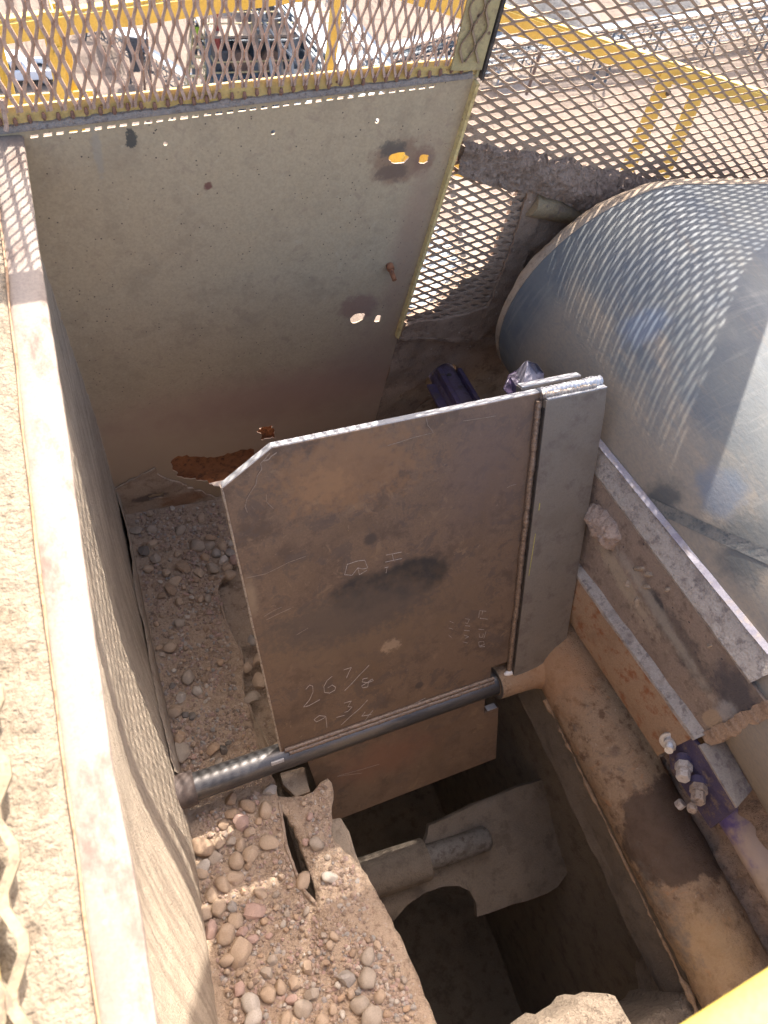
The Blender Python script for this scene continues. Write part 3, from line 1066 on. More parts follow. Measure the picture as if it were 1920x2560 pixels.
gate = empty('diverter_gate', (.45, YS, ZS), 'brown steel diverter gate on a round shaft with chalk marks 26 7/8', 'gate')
gs = lambda vx, vy: tuple(gw(vx, vy))
M_gate = mat_mottled('brown_mill_steel', [(.128, .078, .047), (.152, .094, .058), (.096, .059, .037)], 7, .55, .08, 300, .18, .0004, rvar=.12,
                     flecks=[((.085, .058, .044), 22, .53, .60, .7), ((.20, .125, .072), 30, .57, .66, .7), ((.23, .165, .115), 85, .62, .69, .7), ((.07, .05, .04), 110, .63, .68, .7)],
                     speck=((.24, .15, .08), 120, .10),
                     spots=[((gs(890, 1248), (.075, .05, .045), .22, 22, .2, 1), (.020, .018, .017), .95),
                            ((gs(790, 1280), (.065, .05, .04), .25, 25, .25, 2), (.022, .019, .018), .9),
                            ((gs(800, 1165), (.012, .01, .012), .2, 60, .3, 3), (.045, .033, .028), .8),
                            ((gs(905, 1480), (.009, .01, .009), .2, 60, .3, 3.3), (.045, .033, .028), .8),
                            ((gs(760, 1010), (.12, .06, .065), .75, 60, .45, 4), (.225, .115, .05), .6),
                            ((gs(700, 1050), (.04, .03, .03), .9, 90, .4, 4.5), (.26, .14, .065), .5),
                            ((gs(800, 1360), (.20, .1, .09), .55, 40, .7, 5), (.135, .083, .048), .7),
                            ((gs(845, 1395), (.018, .012, .014), .8, 120, .4, 6), (.30, .20, .12), .8),
                            ((gs(760, 1330), (.16, .07, .05), .5, 90, .35, 6.5), (.060, .047, .04), .55),
                            ((gs(540, 1290), (.012, .03, .04), .4, 60, .6, 7), (.26, .18, .11), .7),
                            ((gs(830, 1640), (.10, .06, .05), .5, 30, .7, 8), (.16, .075, .045), .7),
                            ((gs(1050, 1000), (.07, .1, .12), .4, 24, .8, 9), (.13, .085, .065), .6)])
M_bar = mat_mottled('grey_mill_scale', [(.165, .132, .10), (.19, .155, .12), (.135, .105, .082)], 10, .5, .15, 320, .2, .0004, rvar=.12,
                    speck=((.19, .12, .07), 130, .10))
TH = .0165
XL0, XL1, XR = GX(482, 1055)[0] + .006, GX(612, 1640)[0] - .008, GX(1155, 845)[0] + .012
XL0 = XL1 = (XL0 + XL1) / 2
s_tl, s_ch = GX(482, 1055)[1], .684
x_ch = GX(588, 967)[0]
XL0 = GX(482, 1055)[0]; XL1 = GX(612, 1640)[0]
notch_l, notch_s = GX(1060, 1460)[0], .058
up = [(XL1, .006), (XL0, s_tl), (x_ch, s_ch), (XR + .125, s_ch), (XR + .125, notch_s), (notch_l, notch_s), (notch_l, .006)]
m_ = MB()
m_.prism([gp(x, s) for x, s in up], E_N * -TH)
m_.build('upper_plate', M_gate, gate, bevel=.0011)
# bright ground edges of the plate
ed = MB()
lo = [(XL0 - .0003, s_tl), (x_ch, s_ch), (XR, s_ch)]
for (a, b_) in zip(lo, lo[1:]):
    A, B = gp(a[0], a[1], -TH / 2), gp(b_[0], b_[1], -TH / 2)
    d = (B - A).normalized()
    nrm = E_N.cross(d); nrm = nrm if nrm.dot(E_UP) > 0 else -nrm
    ed.obox((A + B) / 2 + nrm * .0006, (B - A) / 2, E_N * (TH / 2 - .0012), nrm * .0009)
ed.build('ground_edge', M_bright, gate)
ed = MB()
pts_ = [gp(XL0 + (XL1 - XL0) * (i / 40), s_tl + (.01 - s_tl) * i / 40, -.004) + Vector((-.0005, 0, 0)) for i in range(41)]
ed.tube(pts_, [.0028 + .0010 * fbm(p * 60) for p in pts_], 8, jitter=.0008)
ed.build('flame_cut_edge', mat_mottled('flame_cut', [(.30, .24, .19), (.40, .33, .26), (.2, .15, .12)], 60, .6, .2, 300, .5, .001), gate, smooth=1.2)
low = [(GX(662, 1640)[0], -.02), (GX(720, 1775)[0] - .008, -.262), (.684, -.262), (.676, -.081), (GX(1047, 1530)[0], -.083), (GX(1047, 1530)[0], -.02)]
m_ = MB()
m_.prism([gp(x, s, -.001) for x, s in low], E_N * -TH)
m_.build('lower_plate', M_gate, gate, bevel=.0011)
m_ = MB()
nx0 = GX(1047, 1530)[0]
m_.obox(gp((nx0 + .676) / 2 + .003, -.081, -.001 - TH / 2), Vector((.012, 0, 0)), E_N * (TH / 2 - .001), E_UP * .0009)
m_.build('notch_edge', M_bright, gate)
# thick bar welded to the right edge
bx0, bx1 = GX(1165, 858)[0] + .004, GX(1303, 828)[0]
m_ = MB()
m_.prism([gp(bx0, .675, .016), gp(bx1 - .004, .675, .016), gp(bx1, .63, .016), gp(bx1, .012, .016), gp(bx0, .026, .016)], E_N * -.0155)
m_.build('edge_bar', M_bar, gate, bevel=.0012)
m_ = MB()
m_.obox(gp((bx0 + bx1) / 2, .6765, .008), Vector(((bx1 - bx0) / 2 - .003, 0, 0)), E_N * .0072, E_UP * .0009)
m_.build('bar_end', M_bright, gate)
m_ = MB()
m_.prism([gp(bx0 - .03, .690, -TH - .001), gp(bx1 - .035, .690, -TH - .001), gp(bx1 - .035, .06, -TH - .001), gp(bx0 - .03, .06, -TH - .001)], E_N * -.016)
m_.build('rear_bar', M_bar, gate, bevel=.0012)
m_ = MB()
m_.obox(gp((bx0 + bx1) / 2 - .032, .6915, -TH - .009), Vector(((bx1 - bx0) / 2 - .004, 0, 0)), E_N * .0072, E_UP * .0009)
m_.build('rear_bar_end', M_bright, gate)


def bead(name, a, b_, r, n, m, parent, amp=.11, off=Vector((0, 0, 0)), wob=.0012):
    a, b_ = Vector(a), Vector(b_)
    pts, rs = [], []
    N_ = n * 4
    for i in range(N_ + 1):
        p = a.lerp(b_, i / N_)
        w = fbm(Vector((i * .045, 1.7, r * 100)))
        pts.append(p + E_N * wob * .3 * w + off * w + Vector((wob * w, 0, 0)))
        rs.append(r * (1 + amp * math.cos(2 * math.pi * i / 4) * .5 + .22 * fbm(Vector((i * .11, 3, 1)))))
    q = MB()
    q.tube(pts, rs, 9)
    return q.build(name, m, parent, smooth=1.2)


M_weldbrown = mat_mottled('brown_weld', [(.15, .10, .07), (.22, .155, .11), (.09, .06, .045)], 120, .45, .35, 700, .4, .0006)
bead('fillet_weld', gp(bx0 - .0065, .672, .003), gp(bx0 - .0045, .036, .003), .0062, 62, M_weldbrown, gate)
m_ = MB()
m_.bar(gp(bx0 + .0015, .660, .0095), gp(bx0 + .0015, .03, .0095), .006, .012, up=E_N)
m_.build('weld_groove', mat_mottled('scorched', [(.045, .036, .03), (.06, .048, .04), (.035, .028, .024)], 30, .5, .3, 300, .3, .0005), gate, bevel=.001)
bead('end_weld', gp(bx0 - .002, .681, -.004), gp(bx1 - .006, .682, -.004), .0095, 15, M_bright, gate, .22)
bead('end_weld', gp(bx0 - .004, .680, .004), gp(bx1 - .022, .678, .005), .0060, 17, M_weld, gate, .25)
# shaft
m_ = MB()
RS = .0265
sx = lambda x, n=18: Vector((x, YS, ZS)) - E_N * .010 - E_UP * .004
m_.tube([sx(-.11), sx(.05), sx(.35), sx(.665)], RS, 26)
M_shaft = mat_mottled('dark_oiled_shaft', [(.085, .082, .084), (.12, .108, .10), (.055, .054, .058)], 12, .36, .65, 400, .15, .0003, stretch=(.2, 1, 1), rvar=.1)
m_.build('shaft', M_shaft, gate, smooth=.8)
bead('shaft_weld', gp(XL1 + .012, .017, .0045), gp(.652, .016, .0045), .0052, 58, M_weldbrown, gate)
bead('shaft_weld', gp(XL1 + .004, .026, .0025), gp(.652, .025, .0025), .0048, 58, M_weldbrown, gate)
m_ = MB(); m_.obox(gp(XL1 - .014, .010, .0115), Vector((.013, 0, 0)), E_N * .002, E_UP * .006)
tag(m_.build('ground_spot', M_bright, gate, bevel=.001), 'bright ground spot on the dark shaft')
# collar at the wall
m_ = MB()
m_.tube([sx(-.13), sx(.004)], .0325, 26)
m_.ring(sx(.004), (1, 0, 0), RS + .0005, .0328, .002, 26)
m_.build('wall_collar', mat_mottled('brown_collar', [(.085, .06, .05), (.10, .072, .06), (.06, .045, .04)], 12, .7, .2, 300, .3, .0005), gate, smooth=.6)

# chalk writing
M_chalk = mat_mottled('chalk', [(.42, .34, .28), (.50, .42, .35), (.30, .23, .18)], 140, .95, 0, 500, .2, .0003)
M_scratch = mat_mottled('scratch', [(.26, .19, .14), (.32, .24, .18), (.2, .15, .11)], 90, .8, 0, 500, .2, .0003)


def chalk_stroke(pts, w=.0011, off=.0009, name='chalk_mark', mm=None):
    chalk = MB()
    P = []
    for i in range(len(pts) - 1):
        for j in range(6):
            a, b_ = Vector(pts[i]), Vector(pts[i + 1])
            P.append(a.lerp(b_, j / 6))
    P.append(Vector(pts[-1]))
    for i in range(len(P) - 1):
        k = .55 + .75 * abs(mnoise.noise(Vector((P[i].x * .21, P[i].y * .21, 2))))
        A, B = gw(P[i].x, P[i].y, off), gw(P[i + 1].x, P[i + 1].y, off)
        if (B - A).length < 1e-6: continue
        chalk.bar(A, B + (B - A) * .08, w * k, .0004, up=E_N)
    return chalk.build(name, mm or M_chalk, gate)


Z3 = lambda pts: [((600 + q[0] * .434) / S, (1640 + q[1] * .434) / S) for q in pts]
for st_ in [[(378, 190), (400, 165), (418, 172), (420, 205), (400, 250), (365, 292), (395, 285), (458, 250)],          # 2
            [(530, 115), (500, 140), (482, 175), (486, 208), (515, 212), (545, 195), (550, 178), (530, 165), (505, 182)],  # 6
            [(597, 78), (640, 65), (625, 95), (612, 125)],                                                          # 7
            [(742, 52), (690, 105), (640, 160), (602, 197)],                                                        # /
            [(735, 125), (708, 130), (702, 148), (735, 152), (768, 140), (760, 130), (735, 150), (700, 170), (705, 182), (735, 176), (738, 152)],  # 8
            [(490, 345), (455, 342), (425, 365), (440, 378), (485, 355), (493, 345), (497, 380), (500, 410)],        # 9
            [(598, 270), (640, 258), (620, 290), (645, 292), (620, 318), (602, 322)],                                # 3
            [(733, 252), (690, 300), (630, 350), (583, 395)],                                                       # /
            [(720, 320), (700, 345), (755, 335)], [(765, 312), (740, 340), (722, 368)],                             # 4
            [(555, 352), (600, 340)],
            [(1068, 240), (1000, 275), (962, 298), (990, 303), (1040, 296)]]:
    chalk_stroke(Z3(st_))
V5 = lambda pts: [(q[0] * .5, 1106 + q[1] * .5) for q in pts]
for st_ in [[(1500, 222), (1488, 270), (1520, 272), (1545, 240), (1565, 245), (1588, 240), (1575, 207), (1545, 210), (1500, 225)],
            [(1545, 240), (1552, 270), (1585, 250)]]:
    chalk_stroke(V5(st_), .0008)
V6 = lambda pts: [(829.5 + q[0] * .5, 1106 + q[1] * .5) for q in pts]
for st_ in [[(5, 215), (75, 200)], [(12, 240), (8, 262)], [(8, 185), (75, 172)], [(35, 183), (40, 205)], [(2, 240), (18, 236)]]:
    chalk_stroke(V6(st_), .0008)
for st_ in [[(412, 425), (408, 455)], [(412, 425), (440, 428)], [(425, 427), (422, 442)], [(418, 455), (414, 458), (446, 462)],
            [(408, 505), (432, 508)], [(410, 525), (412, 540), (425, 540), (428, 525)], [(440, 515), (430, 545)], [(408, 560), (430, 558), (432, 572), (410, 578), (408, 562)], [(412, 582), (434, 580)],
            [(350, 460), (368, 462), (360, 480), (348, 478)], [(350, 490), (370, 492)], [(345, 510), (368, 512)], [(345, 530), (365, 538), (350, 545)], [(340, 560), (360, 565)],
            [(282, 470), (300, 478)], [(280, 500), (298, 505)], [(278, 530), (290, 540)]]:
    chalk_stroke(V6(st_), .0007)
# pale drips at the chamfered corner and hairline scratches
R3 = lambda pts: [(q[0] * .5, 553 + q[1] * .5) for q in pts]
for st_, w in (([(1165, 850), (1140, 880), (1125, 895), (1130, 920), (1110, 950), (1105, 985), (1085, 1015), (1065, 1050), (1058, 1080), (1068, 1106)], .0013),
               ([(1195, 848), (1170, 865), (1160, 878), (1140, 885)], .0022), ([(1150, 1030), (1150, 1060), (1180, 1090)], .0008)):
    chalk_stroke(R3(st_), w, name='scratch', mm=M_scratch)
R4 = lambda pts: [(829.5 + q[0] * .5, 553 + q[1] * .5) for q in pts]
for st_, w in (([(180, 695), (188, 730), (205, 750), (212, 762), (180, 770), (130, 782), (90, 795), (60, 805), (15, 818)], .0010), ([(340, 712), (420, 700), (480, 690)], .0009),
               ([(530, 1000), (545, 992), (570, 985)], .001)):
    chalk_stroke(R4(st_), w, name='scratch', mm=M_scratch)
for st_, w in (([(1150, 465), (1200, 440), (1255, 415)], .0007), ([(1140, 450), (1180, 425), (1215, 410)], .0006), ([(1060, 285), (1150, 265), (1250, 215), (1320, 190)], .0006), ([(1280, 530), (1330, 500)], .0006)):
    chalk_stroke(V5(st_), w, name='scratch', mm=M_scratch)
for st_, w in (([(560, 690), (640, 668), (740, 640), (800, 622)], .0007), ([(560, 692), (700, 672)], .0005)):
    chalk_stroke(Z3(st_), w, name='scratch', mm=M_scratch)
m_ = MB()
m_.bar(gp(bx0 + .0105, .40, .0163), gp(bx0 + .007, .30, .0163), .0010, .0006, up=E_N)
M_ys = mat_mottled('yellow_trace', [(.42, .36, .07), (.5, .42, .1), (.3, .25, .07)], 90, .8, 0, 500, .2, .0003)
m_.build('yellow_scratch', M_ys, gate)
m_ = MB()
m_.bar(gp(bx0 + .012, .468, .0163), gp(bx0 + .0115, .452, .0163), .0014, .0006, up=E_N)
m_.build('yellow_scratch', M_ys, gate)

# ---------------------------------------------------------------- big pipe carrying the far end of the shaft
pipe = empty('pipe_beam', (.845, .3, -1.5), 'thick rusty dust-coated pipe with a dark stain, crossing right of the pit', 'pipe')
PA, PB_ = Vector((.838, 1.04, -1.505)), Vector((.842, -.62, -1.475))
pts = [PA.lerp(PB_, i / 170) for i in range(171)]
m_ = MB()
m_.tube(pts, .077, 72, jitter=.0022)
for i_, q_ in enumerate(m_.v):
    c_ = PA.lerp(PB_, (i_ // 72) / 170) if i_ < 171 * 72 else q_
    d_ = (q_ - c_)
    if d_.length > .01:
        m_.v[i_] = q_ + d_.normalized() * (.0016 * fbm(q_ * 75) + .0011 * fbm(q_ * 170))
stain = PZ(1440, 1790, -1.43)
M_pipe = mat_mottled('rusty_pipe', [(.235, .142, .078), (.30, .195, .115), (.13, .072, .038)], 18, .9, 0, 300, 1.0, .004,
                     speck=((.12, .08, .055), 80, .13), flecks=[((.14, .10, .07), 45, .58, .66, .8), ((.40, .30, .21), 60, .60, .68, .7), ((.33, .16, .07), 28, .58, .66, .7)],
                     spots=[((tuple(PZ(1455, 1790, -1.43)), (.11, .095, .10), .3, 12, .07, 1), (.078, .046, .028), .93),
                            ((tuple(PZ(1305, 1660, -1.43)), (.012, .012, .02), .2, 60, .35, 2), (.11, .07, .05), .7),
                            ((tuple(PZ(1325, 1625, -1.43)), (.013, .012, .02), .2, 60, .35, 2.2), (.11, .07, .05), .6),
                            ((tuple(PZ(1215, 1450, -1.44)), (.09, .07, .09), .4, 30, .7, 3), (.36, .19, .09), .7),
                            ((tuple(PZ(1540, 2060, -1.43)), (.06, .07, .08), .4, 30, .6, 4), (.40, .25, .12), .7),
                            ((tuple(PZ(1395, 1930, -1.44)), (.03, .09, .06), .7, 45, .5, 5), (.13, .105, .08), .8),
                            ((tuple(PZ(1460, 2020, -1.44)), (.02, .07, .05), .7, 45, .5, 6), (.15, .12, .095), .7)])
m_.build('pipe', M_pipe, pipe, smooth=1.0)
m_ = MB()
bpts = [Vector((.664 + .12 * i / 8, YS, ZS)) - E_N * .008 - E_UP * .004 for i in range(9)]
m_.tube(bpts, [.036, .0372, .0372, .0375, .038, .039, .041, .046, .056], 26, jitter=.001)
m_.build('bearing_stub', M_pipe, pipe, smooth=1.0)
m_ = MB()
m_.ring(tuple(Vector((.6635, YS, ZS)) - E_N * .008 - E_UP * .004), (1, 0, 0), .0275, .0362, .0012, 26)
m_.build('stub_rim', M_dark, pipe)
m_ = MB()
q = [Vector((.676 + .045 * i / 6, YS - .002 + .010, ZS - .006 + .0365)) for i in range(7)]
m_.tube(q, [.002, .0052, .006, .0058, .005, .004, .002], 8, jitter=.0012)
m_.build('white_smear', mat_mottled('white_dust', [(.62, .56, .5), (.7, .64, .58), (.5, .44, .38)], 60, .8, 0, 300, .3, .001), pipe, smooth=1)
# ragged dirt lip along the pipe's pit side
m_ = MB()
P = []
for i in range(80):
    y = .24 - .62 * i / 79
    P.append(Vector((.838 - .072 + .002 * fbm(Vector((y * 30, 1, 1))), y, -1.517 - .006)))
m_.tube(P, [.0008 + .009 * abs(fbm(p * 22)) for p in P], 8, jitter=.004)
m_.build('dirt_lip', M_pipe, pipe, smooth=1.2)

# ---------------------------------------------------------------- pit
M_pit = mat_mottled('shade_dark_pit_dirt', [(.14, .108, .076), (.17, .13, .09), (.11, .084, .06)], 10, .95, 0, 260, 1.0, .004)  # dirt colour lowered to paint in the shade of the deep pit
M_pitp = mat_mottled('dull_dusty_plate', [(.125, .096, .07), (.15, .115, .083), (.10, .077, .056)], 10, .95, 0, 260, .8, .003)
pit = empty('pit_wall', (.78, .0, -1.9), 'dusty dark wall of the pit below the rusty pipe', 'steel wall')
m_ = MB()
vs, fs = [], []
NYY, NZZ = 60, 24
for i in range(NYY + 1):
    y = -.62 + 1.66 * i / NYY
    for j in range(NZZ + 1):
        z = -1.52 - .15 * j / NZZ
        vs.append((.79 + .008 * fbm(Vector((y * 12, z * 12, 1))) - .01 * j / NZZ, y, z))
for i in range(NYY):
    for j in range(NZZ):
        a = i * (NZZ + 1) + j
        fs.append((a, a + NZZ + 1, a + NZZ + 2, a + 1))
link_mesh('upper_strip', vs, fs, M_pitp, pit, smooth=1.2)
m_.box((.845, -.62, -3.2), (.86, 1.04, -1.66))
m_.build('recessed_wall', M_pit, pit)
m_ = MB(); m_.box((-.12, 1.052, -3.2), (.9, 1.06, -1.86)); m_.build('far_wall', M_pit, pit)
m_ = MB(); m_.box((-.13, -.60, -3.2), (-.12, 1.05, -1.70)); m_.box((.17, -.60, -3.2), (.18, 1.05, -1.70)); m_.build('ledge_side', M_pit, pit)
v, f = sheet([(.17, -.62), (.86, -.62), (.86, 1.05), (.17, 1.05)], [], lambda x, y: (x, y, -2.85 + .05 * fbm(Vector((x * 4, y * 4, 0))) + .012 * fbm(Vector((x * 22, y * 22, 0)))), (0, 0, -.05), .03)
tag(link_mesh('pit_floor', v, f, M_pit, None, smooth=1.2), 'dirt coloured darker for deep shade at the bottom of the pit', kind='structure')
# near side of the chute, behind the camera's feet
nw = MB()
nw.box((-.2, -.66, -3.2), (1.9, -.63, -.70))
tag(nw.build('near_wall', M_dust, None), 'dusty steel near side of the chute below the camera', 'steel wall')
# dusty lower diverter with a round notch
ldv = empty('lower_diverter', (.45, .1, -1.95), 'dust-coated lower diverter plate with a round notch, deep in the pit', 'gate')
LN = Vector((0, -.42, .91)).normalized()
lc = float(LN.dot(Vector((.45, .05, -1.93))))


def LP(x, y):
    return on_plane(x, y, tuple(LN), lc)


lo_ax = Vector((1, 0, 0)); lo_ay = LN.cross(lo_ax)
lo0 = Vector((.45, .05, -1.93)); lo0 = lo0 + LN * (lc - lo0.dot(LN))


def l2(x, y):
    d = LP(x, y) - lo0
    return (d.dot(lo_ax), d.dot(lo_ay))


pl_ = [(800, 1912), (800, 1885), (905, 1835), (918, 1820), (925, 1805), (928, 1785), (1000, 1752), (1075, 1720), (1150, 1690), (1260, 1660), (1290, 1800), (1320, 1880), (1245, 1860), (1205, 1915), (1185, 1930), (1030, 1980), (1028, 1950), (1015, 1925), (990, 1912), (960, 1914), (920, 1928), (880, 1955), (850, 1990), (820, 2000)]
v, f = sheet(rough_loop([l2(*q) for q in pl_], .03, .0015, 4), [], lambda u, w: lo0 + lo_ax * u + lo_ay * w + LN * (.012 * fbm(Vector((u * 9, w * 9, 1))) + .004 * fbm(Vector((u * 50, w * 50, 1)))), tuple(LN * -.016), .015)
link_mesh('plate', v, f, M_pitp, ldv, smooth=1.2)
m_ = MB()
a_, b_ = LP(770, 1900) + LN * .012, LP(1050, 1805) + LN * .012
d_ = (b_ - a_)
m_.tube([a_, a_ + d_ * .5], .048, 20, jitter=.003)
m_.build('sleeve', M_pitp, ldv, smooth=1.2)
m_ = MB(); m_.tube([a_ + d_ * .45, a_ + d_ * .98, a_ + d_], [.030, .030, .024], 20, jitter=.0015)
m_.build('shaft_end', mat_mottled('dusty_shaft', [(.10, .082, .065), (.15, .13, .112), (.08, .062, .047)], 25, .7, .2, 300, .3, .001), ldv, smooth=1.2)
# lumps of dirt at the near corner of the pit
def lump(name, label, pix, z, thick, m, cat='dirt', seed=1, hgt=.03, spacing=.005):
    lp_ = [(PZ(x, y, z).x, PZ(x, y, z).y) for x, y in pix]
    lp_ = rough_loop(lp_, .014, .010, seed)
    def f3(u, w):
        e_ = min(1, edge_dist((u, w), lp_) / .03)
        p_ = Vector((u, w, seed))
        return Vector((u, w, z + hgt * math.sqrt(e_) + .008 * fbm(p_ * 30) + .007 * abs(fbm(p_ * 75)) + .005 * abs(fbm(p_ * 170))))
    v, f = sheet(lp_, [], f3, (0, 0, -thick), spacing)
    return tag(link_mesh(name, v, f, m, None, smooth=1.2, origin=(sum(q[0] for q in lp_) / len(lp_), sum(q[1] for q in lp_) / len(lp_), z)), label, cat)


lump('dirt_lump', 'pale caked dirt block at the near edge of the pit, partly in sunlight', [(1105, 2250), (1160, 2205), (1242, 2180), (1252, 2160), (1310, 2146), (1330, 2150), (1352, 2190), (1378, 2250), (1400, 2330), (1090, 2330)], -1.30, .10, M_lump, seed=3, hgt=.014)
lump('dirt_shelf', 'brown dirt shelf at the near right corner of the pit, under the pipe', [(1302, 2250), (1340, 2215), (1400, 2192), (1460, 2160), (1484, 2140), (1486, 2080), (1500, 2050), (1560, 2070), (1700, 2200), (1700, 2330), (1320, 2330)], -1.56, .22, M_lump, seed=5, hgt=.02)
# ---------------------------------------------------------------- head drum with its belt
CX, CZ, CR = 1.131, -1.053, .284
drum = empty('conveyor_drum', (CX, .3, CZ), 'big conveyor head drum wrapped in a blue grey rubber belt, striped by mesh shadow', 'conveyor')
t = NT('belt_rubber')
ang = t.n('ShaderNodeMath', operation='ARCTAN2')
dz = t.math('SUBTRACT', t.axis(2), CZ); dx = t.math('SUBTRACT', t.axis(0), CX)
t.t.links.new(dz, ang.inputs[0]); t.t.links.new(dx, ang.inputs[1])
a = t.noise(5, 8, .65, stretch=(1, .6, 1))
b = t.noise(26, 8, .7, stretch=(1, .25, 1), off=(2, 5, 1))
s1 = t.noise(40, 5, .6, stretch=(.3, 2.2, .3), off=(1, 2, 9))
c = t.mix(t.ramp(a, .35, .62), (.078, .09, .105), (.135, .138, .13))
c = t.mix(t.ramp(s1, .5, .7, 0, .28), c, (.24, .225, .195))
# dust lies on the lower and middle parts
y_ = t.axis(1); z_ = t.axis(2)
du = t.math('ADD', t.ramp(z_, -.78, -1.05, .12, 1.0), t.math('MULTIPLY', t.math('SUBTRACT', b, .5), 1.6))
far_clean_shaded = t.ramp(y_, .80, .90, 1, 0)  # far strip clean and dark, painting in the caked ridge's shadow
c = t.mix(t.math('MULTIPLY', t.ramp(du, .15, .75, 0, .9), far_clean_shaded), c, (.265, .212, .155))
g = t.noise(240, 3, .6, stretch=(1, .5, 1))
c = t.mix(t.ramp(g, .35, .7, 0, .3), c, (.12, .115, .11))
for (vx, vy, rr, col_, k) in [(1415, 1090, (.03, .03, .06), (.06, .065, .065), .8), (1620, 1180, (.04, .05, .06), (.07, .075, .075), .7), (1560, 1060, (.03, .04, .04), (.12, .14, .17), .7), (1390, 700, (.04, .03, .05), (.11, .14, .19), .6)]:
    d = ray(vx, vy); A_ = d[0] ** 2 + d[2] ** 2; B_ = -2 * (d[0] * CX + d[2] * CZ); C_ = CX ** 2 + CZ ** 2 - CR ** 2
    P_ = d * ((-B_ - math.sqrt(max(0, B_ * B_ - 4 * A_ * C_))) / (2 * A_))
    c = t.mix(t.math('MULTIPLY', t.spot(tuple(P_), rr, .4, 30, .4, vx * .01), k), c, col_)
nb = t.bump(g, .35, .0012)
nb = t.bump(s1, .15, .001, nb)
nb = t.bump(a, .12, .004, nb)
M_belt = t.done(c, t.ramp(b, .35, .65, .55, .75), 0, nb, .3)
th0, th1 = math.radians(85), math.radians(292)
YN, YF = -.62, .945
YF_out = YF
lin = Vector((1, 0, SL * .3)).normalized()
prof_ = []
for i in range(0, 13):
    prof_.append(None)
prof_ = []
tang = Vector((math.cos(th0), 0, math.sin(th0)))
tdir = Vector((math.sin(th0), 0, -math.cos(th0)))
for i in range(10, 0, -1):
    prof_.append((CX + CR * tang.x + tdir.x * i * .14, CZ + CR * tang.z + tdir.z * i * .14))
for i in range(97):
    th = th0 + (th1 - th0) * i / 96
    prof_.append((CX + CR * math.cos(th), CZ + CR * math.sin(th)))
tb = (math.cos(th1), math.sin(th1)); tdb = (-math.sin(th1), math.cos(th1))
for i in range(1, 8):
    prof_.append((CX + CR * tb[0] + tdb[0] * i * .16, CZ + CR * tb[1] + tdb[1] * i * .16))
inner_ = []
for i, (x, z) in enumerate(prof_):
    a_ = prof_[max(0, i - 1)]; c_ = prof_[min(len(prof_) - 1, i + 1)]
    n_ = Vector((c_[0] - a_[0], 0, c_[1] - a_[1])).normalized().cross(Vector((0, 1, 0)))
    w = Vector((CX - x, 0, CZ - z))
    if n_.dot(w) < 0: n_ = -n_
    inner_.append((x + n_.x * .014, z + n_.z * .014))
n = len(prof_)
ysb = [YN + (YF - YN) * j / 24 for j in range(25)]
vs = [(x, y, z) for y in ysb for x, z in prof_]
fs = [(j * n + i, j * n + i + 1, (j + 1) * n + i + 1, (j + 1) * n + i) for j in range(24) for i in range(n - 1)]
link_mesh('belt', vs, fs, M_belt, drum, smooth=1)
# edge of the belt, thick with dried dust, standing just outside the drum shell
e = MB()
rim = []
for i, ((x, z), (xi, zi)) in enumerate(zip(prof_, inner_)):
    w = .0035 * fbm(Vector((x * 25, 2, z * 25)))
    o_ = Vector((x - xi, 0, z - zi)).normalized()
    rim.append([(x + o_.x * .0012, YF - .004, z + o_.z * .0012), (x + o_.x * .003, YF + .010 + w, z + o_.z * .003), (xi, YF + .030 + w, zi), (xi - o_.x * .02, YF + .022, zi - o_.z * .02), (xi, YF - .004, zi)])
for i in range(len(rim) - 1):
    e.loft(rim[i], rim[i + 1], cap=i in (0, len(rim) - 2))
e.build('belt_edge', M_dust, drum, smooth=1)
e = MB()
e.tube([Vector((CX, YN + .02, CZ)), Vector((CX, YF - .03, CZ))], CR - .016, 64)
e.build('drum_shell', M_dark, drum, smooth=.6)
e = MB()
e.tube([Vector((CX, YF - .04, CZ)), Vector((CX, 1.12, CZ))], .045, 24)
e.build('drum_shaft', M_rust, drum, smooth=.6)
# splice: a thin overlapping step across the belt
e = MB()
for i in range(40):
    y0, y1 = -.1 + .75 * i / 40, -.1 + .75 * (i + 1) / 40
    t0 = 168 - 27 * (.428 - y0) / .20 * .95
    t1 = 168 - 27 * (.428 - y1) / .20 * .95
    if max(t0, t1) > 182 or min(t0, t1) < 80: continue
    q = []
    for yy, tt in ((y0, t0), (y1, t1)):
        for dth, dr in ((0, .0022), (5, .0008)):
            th = math.radians(tt + dth)
            q.append(Vector((CX + (CR + dr) * math.cos(th), yy, CZ + (CR + dr) * math.sin(th))))
    e.add([q[0], q[1], q[3], q[2]], [(0, 1, 2, 3)])
if e.v:
    e.build('splice', mat_mottled('dark_splice', [(.10, .105, .10), (.16, .15, .13), (.07, .075, .075)], 40, .6, 0, 300, .4, .001), drum)

# ---------------------------------------------------------------- belt scraper standing against the drum
scr = empty('belt_scraper', (.85, .05, -1.3), 'dusty belt scraper beam pressed against the drum, with a pale bent blade strip', 'belt scraper')


def ln(a, b_, y):
    a, b_ = Vector(a), Vector(b_)
    return a + (b_ - a) * ((y - a.y) / (b_.y - a.y))


